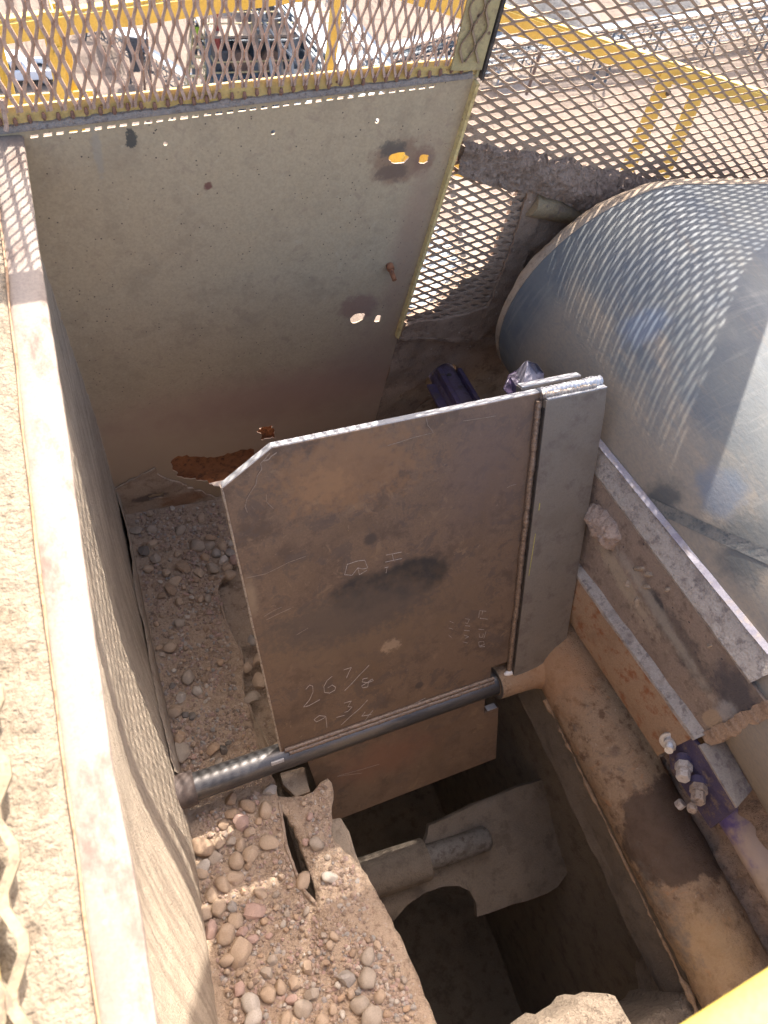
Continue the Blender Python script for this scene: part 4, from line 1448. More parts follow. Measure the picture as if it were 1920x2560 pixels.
L1 = ((.847, .578, -1.016), (.862, .109, -.955))
L2 = ((.838, .538, -1.06), (.840, .07, -1.0))
L3 = ((.840, .45, -1.26), (.861, .034, -1.2))
L3c = ((.828, .425, -1.27), (.842, .035, -1.21))
L4 = ((.838, .373, -1.4), (.851, .035, -1.36))
M_scr = mat_mottled('dusty_scraper', [(.215, .155, .115), (.27, .20, .15), (.15, .105, .08)], 12, .9, 0, 260, .8, .002,
                    speck=((.05, .04, .04), 60, .16), flecks=[((.34, .255, .18), 40, .57, .66, .7), ((.10, .075, .06), 55, .58, .66, .7)],
                    spots=[((tuple(PX(1470, 1390, .845)), (.05, .10, .035), .6, 50, .4, 1), (.05, .042, .04), .6),
                           ((tuple(PX(1420, 1295, .845)), (.05, .022, .012), .3, 60, .3, 2), (.045, .04, .04), .85),
                           ((tuple(PX(1590, 1500, .845)), (.05, .05, .05), .4, 40, .5, 3), (.055, .05, .055), .85),
                           ((tuple(PX(1560, 1540, .845)), (.05, .02, .03), .6, 50, .6, 3.4), (.30, .29, .28), .6),
                           ((tuple(PX(1528, 1556, .845)), (.05, .016, .030), .25, 40, .15, 8), (.33, .235, .15), .95), ((tuple(PX(1420, 1320, .845)), (.05, .15, .015), .5, 60, .6, 4), (.36, .32, .26), .6),
                           ((tuple(PX(1350, 1260, .845)), (.05, .10, .02), .8, 60, .6, 5), (.40, .32, .22), .6)])
M_strip = mat_mottled('pale_scraper_strip', [(.30, .25, .21), (.40, .345, .29), (.20, .165, .145)], 26, .8, .05, 260, 1.0, .003)
M_purple = mat_mottled('purple_paint', [(.085, .06, .12), (.11, .08, .14), (.13, .095, .08)], 14, .5, 0, 300, .4, .001)
M_rustpole = mat_mottled('rusty_pole', [(.27, .165, .095), (.33, .21, .125), (.25, .095, .038)], 16, .9, 0, 300, .6, .0015)


def yaw_prism(name, lines_off, y0, y1, m, parent, n=24, bev=0.0, rough=0.0):
    q = MB()
    rings = []
    for i in range(n + 1):
        y = y0 + (y1 - y0) * i / n
        ring = []
        for k, (L, off) in enumerate(lines_off):
            p = ln(L[0], L[1], y) + Vector(off)
            if rough: p += Vector((rough * fbm(Vector((y * 18, k, 1))), 0, rough * fbm(Vector((y * 18, k, 5)))))
            ring.append(p)
        rings.append(ring)
    for i in range(n):
        q.loft(rings[i], rings[i + 1], cap=False)
    q.f.append(tuple(range(len(lines_off))))
    e_ = n * 2 * 0
    last = len(q.v) - len(lines_off)
    q.f.append(tuple(range(last, last + len(lines_off))))
    bmv = q
    o = link_mesh(name, bmv.v, bmv.f, m, parent, smooth=.5)
    return o


YE = .042
yaw_prism('blade_strip', [(L1, (-.004, 0, .002)), (L2, (-.004, 0, .002)), (L2, (-.001, 0, -.006)), (L1, (.004, 0, -.006))], .075, .70, M_strip, scr, rough=.0015)
yaw_prism('blade', [(L1, (.000, 0, .006)), (L1, (-.009, 0, .0)), (L1, (.006, 0, -.02)), (L1, (.012, 0, -.004))], .10, .70, mat_mottled('violet_blade', [(.16, .14, .17), (.22, .20, .22), (.28, .23, .2)], 20, .6, .1, 300, .4, .001), scr, rough=.0015)
yaw_prism('body', [(L2, (0, 0, -.003)), (L3, (0, 0, 0)), (L3, (.05, 0, -.01)), (L2, (.05, 0, -.03))], YE - .01, .70, M_scr, scr, rough=.003)
yaw_prism('ledge_strip', [(L3, (.004, 0, .0035)), (L3c, (-.002, 0, .002)), (L3c, (-.002, 0, -.006)), (L3, (.004, 0, -.006))], YE - .004, .70, M_strip, scr, rough=.002)
yaw_prism('pole', [(L3c, (0, 0, -.005)), (L4, (-.012, 0, .05)), (L4, (0, 0, 0)), (L4, (.06, 0, -.01)), (L3c, (.06, 0, 0))], YE, .70, M_rustpole, scr, rough=.0015)
# crumbling cake along the end of the body
e0, e1 = ln(L2[0], L2[1], .03), ln(L3[0], L3[1], .03)
ce = [(e0.x - .003, e0.z + .004), (e0.x + .02, e0.z + .002), (e0.x + .034, e0.z - .05), (e1.x + .030, e1.z + .03), (e1.x + .034, e1.z - .012), (e1.x - .004, e1.z - .014), (e1.x - .004, e1.z + .01)]
cel = rough_loop(ce, .006, .003, 3)
v, f = sheet(cel, [], lambda u, w: (u, .024 - .006 * min(1, edge_dist((u, w), cel) / .004) - .004 * fbm(Vector((u * 30, w * 30, 2))) - .003 * abs(fbm(Vector((u * 90, w * 90, 2)))), w), (0, .02, 0), .0035)
link_mesh('caked_end', v, f, M_dirtwall, scr, smooth=.8)
# lump of cake on the body
ce2 = [(1262, 1085), (1290, 1090), (1312, 1108), (1330, 1130), (1340, 1160), (1322, 1188), (1300, 1180), (1284, 1150), (1268, 1128), (1255, 1110)]
ck2 = rough_loop([(PX(x, y, .836).y, PX(x, y, .836).z) for x, y in ce2], .006, .007, 3)
v, f = sheet(ck2, [], lambda u, w: (.842 - .022 * math.sqrt(min(1, edge_dist((u, w), ck2) / .022)) - .012 * abs(fbm(Vector((u * 40, w * 40, 2)))) - .006 * abs(fbm(Vector((u * 140, w * 140, 2)))), u, w), (.02, 0, 0), .004)
link_mesh('dirt_cake', v, f, mat_mottled('pinkish_cake', [(.36, .255, .19), (.43, .315, .24), (.28, .19, .14)], 40, .97, 0, 400, 1, .003), scr, smooth=.9)
for k_, (x, y, sx_, sy_) in enumerate([(1378, 1228, 14, 7), (1398, 1242, 10, 6), (1392, 1268, 9, 5), (1440, 1275, 9, 7), (1352, 1262, 5, 9), (1372, 1300, 6, 10), (1530, 1395, 8, 6)]):
    o2 = [(PX(x + a_ * sx_, y + b_ * sy_, .838).y, PX(x + a_ * sx_, y + b_ * sy_, .838).z) for a_, b_ in ((-1, -.2), (-.3, -1), (.7, -.7), (1, .2), (.3, 1), (-.6, .8))]
    o2 = rough_loop(o2, .003, .004, k_)
    v, f = sheet(o2, [], lambda u, w: (.843 - .008 * math.sqrt(min(1, edge_dist((u, w), o2) / .006)) - .004 * abs(fbm(Vector((u * 120, w * 120, k_)))), u, w), (.012, 0, 0), .003)
    link_mesh('dirt_cake', v, f, M_dust, scr, smooth=.9)
# tie bracket with nuts below the end of the beam
brk = empty('scraper_bracket', tuple(PX(1530, 1680, .85)), 'bent purple-stained mounting bracket below the scraper end, with corroded nuts', 'bracket')
PXB = .846
face = [PX(1440, 1588, PXB), PX(1492, 1590, PXB), PX(1508, 1612, PXB), PX(1590, 1748, PXB), PX(1534, 1790, PXB), PX(1448, 1660, PXB)]
m_ = MB(); m_.prism(face, (.008, 0, 0))
M_brk = mat_mottled('purple_stained_plate', [(.050, .038, .072), (.068, .052, .095), (.17, .12, .09)], 26, .6, .1, 300, .5, .001)
m_.build('face_plate', M_brk, brk, bevel=.0015)
topq = [PX(1508, 1610, PXB), PX(1590, 1746, PXB), PX(1625, 1706, PXB + .05), PX(1615, 1690, PXB + .05), PX(1560, 1592, PXB + .05)]
m_ = MB(); m_.prism([p + Vector((-.001, 0, .004)) for p in topq], (.002, 0, -.010))
m_.build('top_plate', mat_mottled('dusty_bracket_top', [(.25, .20, .16), (.30, .25, .2), (.17, .13, .12)], 18, .8, .05, 300, .6, .0015), brk, bevel=.0015)
rad = (Vector((-.85, -.05, .52))).normalized()


def hexnut(mb, c, ax, r, L, n=6, rot=.3):
    c, ax = Vector(c), Vector(ax).normalized()
    a = ax.cross(Vector((0, 1, 0))).normalized(); b_ = ax.cross(a)
    lo_ = [c + (a * math.cos(rot + 2 * math.pi * k / n) + b_ * math.sin(rot + 2 * math.pi * k / n)) * r for k in range(n)]
    mb.prism(lo_, ax * L)


M_zinc = mat_mottled('zinc_plated', [(.50, .47, .44), (.58, .55, .52), (.38, .35, .32)], 60, .42, .6, 500, .3, .0005)
M_nut = mat_mottled('dusty_nut', [(.40, .33, .28), (.48, .41, .35), (.28, .22, .18)], 50, .75, .15, 400, .5, .001)
# zinc bolt with its washer
bolt_ax = (Vector((-.72, -.50, .42))).normalized()
c0 = PX(1448, 1600, PXB - .004)
wz_ = empty('zinc_bolt', tuple(c0), 'bright zinc bolt end with a wide round washer, above the two dusty nuts', 'bolt', 'bolts on the scraper bracket')
m_ = MB(); m_.tube([c0, c0 + bolt_ax * .004], .0195, 28); m_.build('washer', M_zinc, wz_, smooth=.6, bevel=.0008)
m_ = MB(); m_.tube([c0 + bolt_ax * .003, c0 + bolt_ax * .013], .0115, 20); m_.build('collar', M_zinc, wz_, smooth=.6, bevel=.001)
m_ = MB()
P = [c0 + bolt_ax * (.012 + .0008 * i) for i in range(22)]
m_.tube(P, [.0068 if i % 3 else .0078 for i in range(22)], 16); m_.build('thread', M_zinc, wz_, smooth=.5)
for (x, y, nm, lab) in [(1478, 1642, 'hex_bolt', 'pale dusty bolt head and nut on the purple bracket, right under the zinc bolt'), (1510, 1690, 'hex_bolt', 'brown crusted bolt and nut on the purple bracket, lowest of the large ones')]:
    c0 = PX(x, y, PXB - .003)
    hb_ = empty(nm, tuple(c0), lab, 'bolt', 'bolts on the scraper bracket')
    mm = M_nut if y < 1660 else mat_mottled('crusted_nut', [(.26, .19, .14), (.33, .25, .19), (.17, .12, .09)], 50, .85, .05, 400, .6, .0015)
    ax = (Vector((-.66, -.62, .25))).normalized()
    m_ = MB(); m_.tube([c0 - ax * .004, c0 + ax * .010], .0165, 20); m_.build('spacer', M_brk, hb_, smooth=.6)
    m_ = MB(); hexnut(m_, c0 + ax * .009, ax, .0158, .014); m_.build('nut', mm, hb_, bevel=.0015)
    m_ = MB(); hexnut(m_, c0 + ax * .023, ax, .0128, .019, 6, .1); m_.build('bolt_head', mm, hb_, bevel=.002)
    if y > 1660:
        m_ = MB(); hexnut(m_, c0 + ax * .040 + Vector((-.012, -.002, -.004)), ax, .009, .012, 6, .1); m_.build('lock_nut', mm, hb_, bevel=.002)
c0 = PX(1475, 1733, PXB + .006)
sn = MB(); hexnut(sn, c0, (Vector((-.5, -.2, -.7))).normalized(), .0095, .014)
tag(sn.build('small_nut', M_nut, None, bevel=.0015), 'small pale nut peeping out under the purple bracket', 'nut')
# the pole goes on towards the camera
pol = empty('scraper_pole', tuple(PX(1620, 1800, .88)), 'round pole with flaking purple paint and dust, below the scraper bracket', 'pole')
m_ = MB()
q0, q1 = PZ(1560, 1700, -1.36), PZ(1720, 1960, -1.33)
q0 = q0 + (q0 - q1) * .45
m_.tube([q0.lerp(q1, i / 20) for i in range(21)], .041, 24, jitter=.0012)
M_ppole = mat_mottled('purple_flaking', [(.20, .145, .105), (.25, .185, .14), (.15, .105, .08)], 12, .8, 0, 300, .5, .001,
                      spots=[((tuple(PZ(1585, 1770, -1.33)), (.03, .09, .06), .35, 30, .3, 1), (.085, .06, .22), .9),
                             ((tuple(PZ(1635, 1760, -1.33)), (.035, .07, .05), .3, 26, .25, 2), (.13, .105, .10), .85),
                             ((tuple(PZ(1660, 1860, -1.33)), (.05, .09, .06), .4, 26, .3, 3), (.40, .30, .22), .9)])
m_.build('tube', M_ppole, pol, smooth=1)
# packed dirt under the drum, right of the pole
vs, fs = [], []
for i in range(61):
    y = -.62 + .66 * i / 60
    for j in range(25):
        z = -1.57 + .36 * j / 24
        q_ = Vector((0, y, z))
        vs.append((.905 + .03 * j / 24 + .016 * fbm(q_ * 14) + .008 * fbm(q_ * 48) - .02 * math.exp(-((z + 1.5) / .05) ** 2), y, z))
for i in range(60):
    for j in range(24):
        a = i * 25 + j
        fs.append((a, a + 25, a + 26, a + 1))
tag(link_mesh('dirt_bank', vs, fs, M_caked, None, smooth=1.2, origin=(.92, -.3, -1.57)), 'brown packed dirt bank under the drum, right of the purple pole', 'dirt')
# dirt floor behind the scraper, right edge
m_ = MB()
m_.box((.94, -.62, -1.62), (1.9, 1.04, -1.56))
tag(m_.build('catch_pan', M_dirtwall, None), 'brown dirty pan below the drum at the right', 'steel plate')
m_ = MB(); c1 = MB()
for i in range(120):
    p = Vector((.93 + .10 * RND.random(), .10 - .65 * RND.random(), -1.555))
    r9 = RND.uniform(.004, .017) * RND.random()
    c1.tube([p + Vector((0, 0, k * r9 * .4)) for k in range(-2, 3)], [r9 * math.sqrt(max(.05, 1 - (k / 2.2) ** 2)) for k in range(-2, 3)], 7, jitter=r9 * .7, seed=i)
tag(c1.build('rubble', M_dust, None, smooth=1.2), 'crumbled dirt between the scraper pole and the drum', 'dirt', kind='stuff')

# second scraper arm coming out of the round hole
sa = empty('purple_arm', tuple(PY(945, 810, YB - .02)), 'dark purple channel arm coming out of the round hole in the dirty side plate', 'bracket')
A0, A1 = PY(953, 805, YB + .02), PY(1010, 905, .86)
d_ = (A1 - A0)
s_ = Vector((1, 0, 0)); dn_ = d_.normalized(); s_ = (s_ - dn_ * s_.dot(dn_)).normalized(); u_ = s_.cross(dn_)
if u_.z < 0: u_ = -u_
m_ = MB(); m_.tube([A0, A1], .034, 20); m_.build('tube', mat_mottled('purple_brown', [(.115, .085, .10), (.14, .10, .15), (.10, .07, .06)], 16, .7, 0, 300, .5, .001), sa, smooth=1)
m_ = MB()
m_.obox(A0 + d_ * .60 + s_ * .030 + u_ * .020, d_ * .38, s_ * .005, u_ * .018)
m_.obox(A0 + d_ * .60 - s_ * .022 + u_ * .026, d_ * .40, s_ * .006, u_ * .014)
m_.obox(A0 + d_ * .62 - s_ * .040 + u_ * .0, d_ * .36, s_ * .014, u_ * .004)
m_.build('channel', M_purple, sa, bevel=.002)
m_ = MB(); hc = A0 + d_ * .33 + u_ * .034 - s_ * .004
m_.tube([hc, hc + u_ * .0015], .0065, 14); m_.build('bolt_hole', M_dark, sa, smooth=.6)  # dark disc painting the shade inside a bolt hole
# purple corner plate behind the gate, against the belt
cpz = empty('corner_plate', tuple(PY(1130, 815, .72)), 'folded dark purple corner plate between the gate top and the belt', 'bracket')
q = [PY(1118, 800, .76), PY(1139, 778, .76), PY(1160, 786, .74), PY(1176, 806, .73), PY(1172, 850, .70), PY(1126, 850, .70)]
m_ = MB(); m_.prism(q, (.0, .004, -.006)); m_.build('upper_fold', mat_mottled('violet_grey', [(.19, .17, .20), (.24, .22, .25), (.15, .12, .15)], 20, .5, .2, 300, .4, .001), cpz, bevel=.0015)
q = [PY(1117, 801, .76), PY(1128, 852, .70), PY(1112, 870, .70), PY(1088, 842, .72), PY(1100, 812, .75)]
m_ = MB(); m_.prism(q, (.002, .006, -.004)); m_.build('lower_fold', mat_mottled('gloss_purple', [(.06, .04, .075), (.08, .055, .10), (.045, .03, .05)], 20, .3, .1, 300, .3, .0006), cpz, bevel=.0015)

# ---------------------------------------------------------------- yellow rail in front of the camera
yr = empty('near_handrail', (.3, -.2, -.4), 'bright yellow handrail tube close to the camera, out of focus', 'handrail')
NRn = (ray(1565, 2160)); dd = .42
a_, b_ = Vector(ray(1375, 2273) * .40), Vector(ray(1900, 1935) * .40)
off = Vector((0, -1, -.0)) * 0
m_ = MB()
cdir = Vector(ray(1565, 2150)).normalized()
ax = (b_ - a_).normalized()
nrm = ax.cross(cdir); nrm = nrm if Vector(nrm).dot(Vector((-RC[1, 0], RC[1, 1], RC[1, 2]))) < 0 else -nrm
sh = nrm * .021
a2, b2 = a_ + sh - ax * .5, b_ + sh + ax * .5
m_.tube([a2.lerp(b2, i / 10) for i in range(11)], .021, 28)
m_.build('rail_tube', M_yellow, yr, smooth=1)
m_ = MB(); m_.tube([b2 - ax * .2, b2 - ax * .2 + Vector((0, 0, -.5))], .019, 20); m_.build('rail_post', M_yellow, yr, smooth=1)
# ---------------------------------------------------------------- stones
def stone_mat(name, c, c2):
    return mat_mottled(name, [c, tuple((a + b) / 2 for a, b in zip(c, c2)), c2], 30, .85, 0, 420, .4, .0008, speck=((.12, .09, .07), 160, .12))


SM = {'tan': stone_mat('tan_stone', (.38, .27, .18), (.45, .33, .23)), 'brown': stone_mat('brown_stone', (.29, .195, .125), (.36, .25, .165)),
      'grey': stone_mat('grey_stone', (.33, .26, .195), (.38, .305, .235)), 'blue grey': stone_mat('blue_grey_stone', (.31, .265, .22), (.36, .31, .265)),
      'pale': stone_mat('pale_stone', (.43, .36, .29), (.50, .43, .35)), 'pink': stone_mat('pink_stone', (.38, .245, .19), (.43, .29, .23)),
      'orange': stone_mat('orange_stone', (.38, .25, .155), (.45, .31, .20)), 'white': stone_mat('white_stone', (.44, .37, .30), (.50, .43, .36)), 'dark': stone_mat('dark_stone', (.14, .115, .095), (.20, .165, .135))}
shapes = {'rounded': [], 'angular': [], 'flat': []}
for kind_ in shapes:
    for i in range(7):
        bm = bmesh.new()
        bmesh.ops.create_icosphere(bm, subdivisions=3 if kind_ != 'angular' else 2, radius=1.0)
        sd = Vector((i * 5.3, {'rounded': 0, 'angular': 40, 'flat': 80}[kind_], 2.2))
        pls = []
        rr = random.Random(i * 7 + len(kind_))
        if kind_ == 'angular':
            for _ in range(11):
                d = Vector((rr.gauss(0, 1), rr.gauss(0, 1), rr.gauss(0, 1))).normalized()
                pls.append((d, rr.uniform(.62, .86)))
        else:
            for _ in range(7):
                d = Vector((rr.gauss(0, 1), rr.gauss(0, 1), rr.gauss(0, 1))).normalized()
                pls.append((d, rr.uniform(.72, .95)))
        sx_, sy_ = rr.uniform(.85, 1.15), rr.uniform(.72, 1.0)
        for v in bm.verts:
            p = v.co.copy()
            k = 1 + (.22 if kind_ == 'rounded' else .2) * mnoise.noise(p * 1.1 + sd) + .07 * mnoise.noise(p * 2.8 + sd)
            q = p * k
            for d, h in pls:
                e_ = q.dot(d) - h
                if e_ > 0: q -= d * e_ * .92
            v.co = Vector((q.x * sx_, q.y * sy_, q.z * (.42 if kind_ == 'flat' else .72)))
        me = bpy.data.meshes.new('stone')
        bm.to_mesh(me); bm.free()
        me.polygons.foreach_set('use_smooth', [True] * len(me.polygons))
        if kind_ == 'angular': me.set_sharp_from_angle(angle=.5)
        shapes[kind_].append(me)
mesh_cache = {}
placed = []


def put_stone(vx, vy, dia, col, shp, label=None, where='', seed=0, group='stones on the gravel bed', lift=.32):
    p = PF(vx, vy)
    zc = abs(float(np.array(p) @ np.array([RC[2, 0], -RC[2, 1], -RC[2, 2]])))
    r = dia / 2 * S * math.sqrt(zc * zc * 1.0) / FOC
    rr = random.Random(int(vx * 31 + vy * 17 + seed))
    base = rr.choice(shapes[shp])
    key = (base.name, col)
    if key not in mesh_cache:
        me = base.copy(); me.materials.clear(); me.materials.append(SM[col]); me.name = 'stone'
        mesh_cache[key] = me
    o = bpy.data.objects.new('stone', mesh_cache[key])
    COL.objects.link(o)
    extra = .010 if inside((p.x, p.y), wl) else 0
    o.location = (p.x, p.y, p.z + extra + r * lift + (.004))
    o.scale = (r * 1.04, r * 1.04, r * (1.0 if shp != 'flat' else .9))
    o.rotation_euler = (rr.uniform(-.35, .35), rr.uniform(-.35, .35), rr.uniform(0, 6.28))
    tag(o, label, 'stone', group)
    placed.append((vx, vy, dia))
    return o


A5 = lambda x, y: (x * .5, 1106 + y * .5)
A7 = lambda x, y: (x * .5, 1659 + y * .5)
far_ = [(852, 150, 65, 'grey', 'rounded', 'large round grey stone among the far gravel by the back plate'), (780, 82, 50, 'grey', 'angular', 'squarish grey stone near the back plate in the far gravel'),
        (872, 32, 45, 'tan', 'angular', 'pointed tan stone touching the foot of the back plate'), (935, 185, 52, 'blue grey', 'rounded', 'dark round grey stone beside the gate edge, far gravel'),
        (995, 182, 45, 'blue grey', 'rounded', 'dark grey pebble tucked against the upper gate edge'), (968, 213, 42, 'white', 'angular', 'pale bluish angular pebble beside the upper gate edge'),
        (1015, 213, 45, 'pink', 'rounded', 'pinkish brown round pebble tucked against the upper gate edge'), (918, 248, 58, 'grey', 'rounded', 'broad grey brown stone in the far cluster by the gate'),
        (983, 243, 48, 'tan', 'angular', 'tan split stone in the far cluster by the gate'), (993, 278, 50, 'tan', 'rounded', 'lowest tan round stone of the far cluster beside the gate edge'),
        (660, 143, 45, 'tan', 'angular', None), (622, 172, 55, 'dark', 'angular', 'dark angular stone in the far gravel near the left wall'), (772, 182, 42, 'tan', 'angular', None),
        (672, 205, 50, 'grey', 'angular', None), (795, 240, 65, 'brown', 'angular', 'large dark sharp-edged stone in the middle of the far gravel'), (640, 250, 45, 'tan', 'rounded', None),
        (740, 338, 62, 'brown', 'angular', 'long brown wedge-shaped stone in the far gravel'), (757, 303, 50, 'tan', 'flat', None), (848, 297, 38, 'brown', 'angular', None), (860, 270, 50, 'tan', 'angular', None),
        (885, 200, 45, 'orange', 'angular', None), (905, 150, 50, 'grey', 'rounded', None), (775, 487, 55, 'grey', 'rounded', 'smooth grey oval stone lying alone left of the low ridge'),
        (737, 587, 55, 'tan', 'rounded', 'round tan stone lying alone near the left wall crack'), (813, 717, 65, 'grey', 'rounded', 'big smooth grey brown stone left of the shelf crack'),
        (853, 777, 52, 'pale', 'rounded', 'light tan round stone below the big grey brown one'), (783, 805, 60, 'pale', 'angular', 'pale angular stone near the wall above the shaft'),
        (757, 865, 65, 'tan', 'angular', 'tan angular stone against the foot of the wall above the shaft'), (777, 975, 65, 'orange', 'angular', 'reddish wedge stone at the wall just above the shaft'),
        (785, 1040, 85, 'grey', 'flat', 'long flat grey stone at the wall just above the shaft collar'), (920, 1025, 60, 'orange', 'angular', 'orange tan stone above the middle of the bare shaft'),
        (868, 380, 34, 'tan', 'rounded', None), (897, 380, 40, 'grey', 'rounded', None), (583, 85, 50, 'grey', 'flat', None), (656, 78, 45, 'grey', 'flat', None), (908, 115, 40, 'orange', 'angular', None), (960, 150, 45, 'tan', 'angular', None),
        (1095, 560, 55, 'blue grey', 'angular', 'bluish angular stone half hidden behind the left gate edge'), (1115, 640, 60, 'tan', 'angular', 'tan stone wedged behind the left gate edge'), (1070, 675, 45, 'tan', 'angular', None),
        (1125, 735, 85, 'tan', 'angular', 'large crumbling tan lump behind the left gate edge'), (1088, 803, 70, 'grey', 'angular', 'pale grey pointed stone at the shelf crack beside the gate'),
        (890, 510, 35, 'brown', 'angular', None), (915, 290, 35, 'brown', 'angular', None), (775, 390, 45, 'tan', 'angular', None), (945, 1090, 50, 'grey', 'rounded', None), (720, 268, 45, 'tan', 'angular', None), (700, 365, 36, 'brown', 'angular', None),
        (745, 755, 30, 'dark', 'flat', None), (830, 885, 40, 'dark', 'angular', 'black chip of rubber among the stones above the shaft'), (800, 880, 38, 'dark', 'flat', None), (965, 1030, 40, 'dark', 'angular', None), (985, 1000, 26, 'dark', 'angular', None)]
near_ = [(880, 348, 100, 'brown', 'rounded', 'largest brown egg-shaped stone at the wall below the shaft'), (1068, 165, 72, 'brown', 'rounded', 'upright brown oval stone just below the shaft'),
         (1005, 200, 65, 'orange', 'angular', 'orange brown stone just below the shaft, left of the upright oval'), (1000, 140, 60, 'brown', 'angular', 'squarish dark brown stone under the shaft'), (965, 248, 45, 'brown', 'rounded', None),
         (1043, 237, 78, 'pink', 'angular', 'pink purplish angular stone below the shaft'), (1148, 183, 75, 'tan', 'rounded', 'wide tan stone beside the torn plate below the shaft'),
         (1163, 325, 72, 'tan', 'flat', 'flat round tan stone left of the long slot'), (1078, 278, 55, 'tan', 'angular', None), (945, 328, 45, 'tan', 'rounded', None), (997, 320, 45, 'grey', 'angular', None), (1038, 338, 55, 'tan', 'rounded', None),
         (1083, 372, 75, 'tan', 'angular', 'rounded triangular tan stone left of the slot'), (1022, 405, 70, 'tan', 'rounded', 'round tan stone right of the flat white one'), (878, 428, 62, 'white', 'flat', 'flat white stone below the largest brown stone'),
         (925, 395, 75, 'grey', 'flat', 'flat brownish stone partly under the largest one'), (875, 458, 50, 'tan', 'flat', None), (965, 508, 75, 'tan', 'rounded', 'tall tan oval stone in the middle of the lower gravel'), (1015, 475, 70, 'tan', 'rounded', 'broad tan stone beside the tall oval in the lower gravel'),
         (918, 550, 70, 'tan', 'angular', 'tan stone near the wall below the white one'), (945, 605, 82, 'tan', 'rounded', 'long oval grey tan stone leaning on its neighbours in the lower gravel'), (1003, 600, 50, 'blue grey', 'angular', 'small blue grey angular stone in the lower gravel'),
         (1125, 545, 55, 'tan', 'rounded', None), (1098, 615, 88, 'pink', 'angular', 'big pinkish tan stone right of the blue grey one'), (1018, 662, 65, 'tan', 'rounded', None), (912, 702, 68, 'pink', 'rounded', 'pinkish oval stone hugging the foot of the wall'), (978, 725, 82, 'tan', 'rounded', 'round tan stone above the biggest angular one'),
         (1045, 710, 60, 'pink', 'angular', None), (1042, 798, 112, 'tan', 'angular', 'biggest angular block-like tan stone in the lower gravel'), (985, 830, 65, 'tan', 'rounded', None), (1093, 740, 50, 'pink', 'rounded', None), (1153, 885, 60, 'grey', 'angular', None), (1160, 978, 82, 'tan', 'rounded', 'upright smooth tan oval near the bottom of the gravel'),
         (1325, 862, 66, 'tan', 'angular', 'lone tan stone right of centre in the lower gravel'), (1085, 1025, 95, 'white', 'rounded', 'pale round stone in full sun at the bottom by the wall'), (1090, 1085, 85, 'white', 'rounded', 'sunlit pale stone at the very bottom by the wall'), (1175, 832, 45, 'grey', 'rounded', None),
         (1345, 980, 72, 'grey', 'angular', 'angular grey stone near the bottom of the gravel'), (1310, 1040, 82, 'grey', 'rounded', 'wide grey brown stone at the bottom of the gravel'), (1270, 930, 64, 'tan', 'angular', None), (1210, 945, 60, 'tan', 'rounded', None), (1255, 1000, 52, 'pink', 'rounded', None), (1035, 960, 66, 'pink', 'angular', 'purplish pink stone near the bottom by the wall'),
         (1365, 335, 66, 'grey', 'rounded', 'flattish grey pebble lying on the worn liner plate'), (1420, 478, 64, 'pale', 'rounded', 'pale round pebble alone on the worn liner plate'), (1310, 487, 76, 'tan', 'rounded', 'tan egg-shaped pebble stuck in the slot'),
         (1493, 908, 72, 'blue grey', 'angular', 'blue grey split stone at the lower right of the gravel'), (1585, 812, 76, 'grey', 'rounded', 'grey domed stone at the right edge of the gravel'), (1580, 910, 96, 'grey', 'rounded', 'largest grey stone at the lower right of the gravel'), (1550, 1020, 76, 'grey', 'rounded', None), (1600, 1080, 92, 'grey', 'rounded', 'big brownish stone at the bottom right of the gravel'),
         (1635, 985, 62, 'tan', 'angular', None), (1510, 975, 46, 'tan', 'angular', None), (1440, 1045, 42, 'tan', 'rounded', None), (1165, 98, 58, 'blue grey', 'angular', 'light grey broken stone beside the torn plate under the shaft'), (885, 630, 62, 'tan', 'rounded', None), (1235, 1085, 62, 'tan', 'rounded', None), (1390, 1095, 62, 'tan', 'rounded', None),
         (1410, 390, 26, 'grey', 'rounded', None), (1318, 325, 34, 'pink', 'angular', None), (1335, 215, 38, 'pink', 'angular', None), (1310, 160, 26, 'tan', 'rounded', None), (1440, 730, 44, 'tan', 'rounded', None), (1215, 470, 30, 'tan', 'rounded', None), (1050, 535, 38, 'orange', 'angular', None), (1070, 425, 34, 'brown', 'angular', None)]
anchors = []
for L_, A_ in ((far_, A5), (near_, A7)):
    for (x, y, d_, col, shp, lab) in L_:
        if lab: anchors.append((*A_(x, y), lab))


def beside(vx, vy, start):
    best = min(anchors, key=lambda q: (q[0] - vx) ** 2 + (q[1] - vy) ** 2)
    dx, dy = vx - best[0], vy - best[1]
    w = ('right of' if dx > 0 else 'left of') if abs(dx) > abs(dy) else ('below' if dy > 0 else 'above')
    t_ = f'{start} {w} the {best[2]}'.split()
    if len(t_) > 16:
        t_ = t_[:16]
        while t_[-1] in ('the', 'of', 'by', 'in', 'on', 'at', 'to', 'and', 'its', 'a', 'under', 'near', 'beside', 'below', 'from', 'with', 'far', 'left', 'lower', 'big', 'largest', 'upright', 'back', 'upper', 'worn', 'torn', 'blue'): t_.pop()
    return ' '.join(t_)


for L_, A_, gw_ in ((far_, A5, 'behind the shaft'), (near_, A7, 'below the shaft')):
    for (x, y, d_, col, shp, lab) in L_:
        vx, vy = A_(x, y)
        put_stone(vx, vy, d_ * .5 * 1.04, col, shp, lab or beside(vx, vy, f'{col} {shp} stone'), lift=.14 if shp != 'flat' else .10)
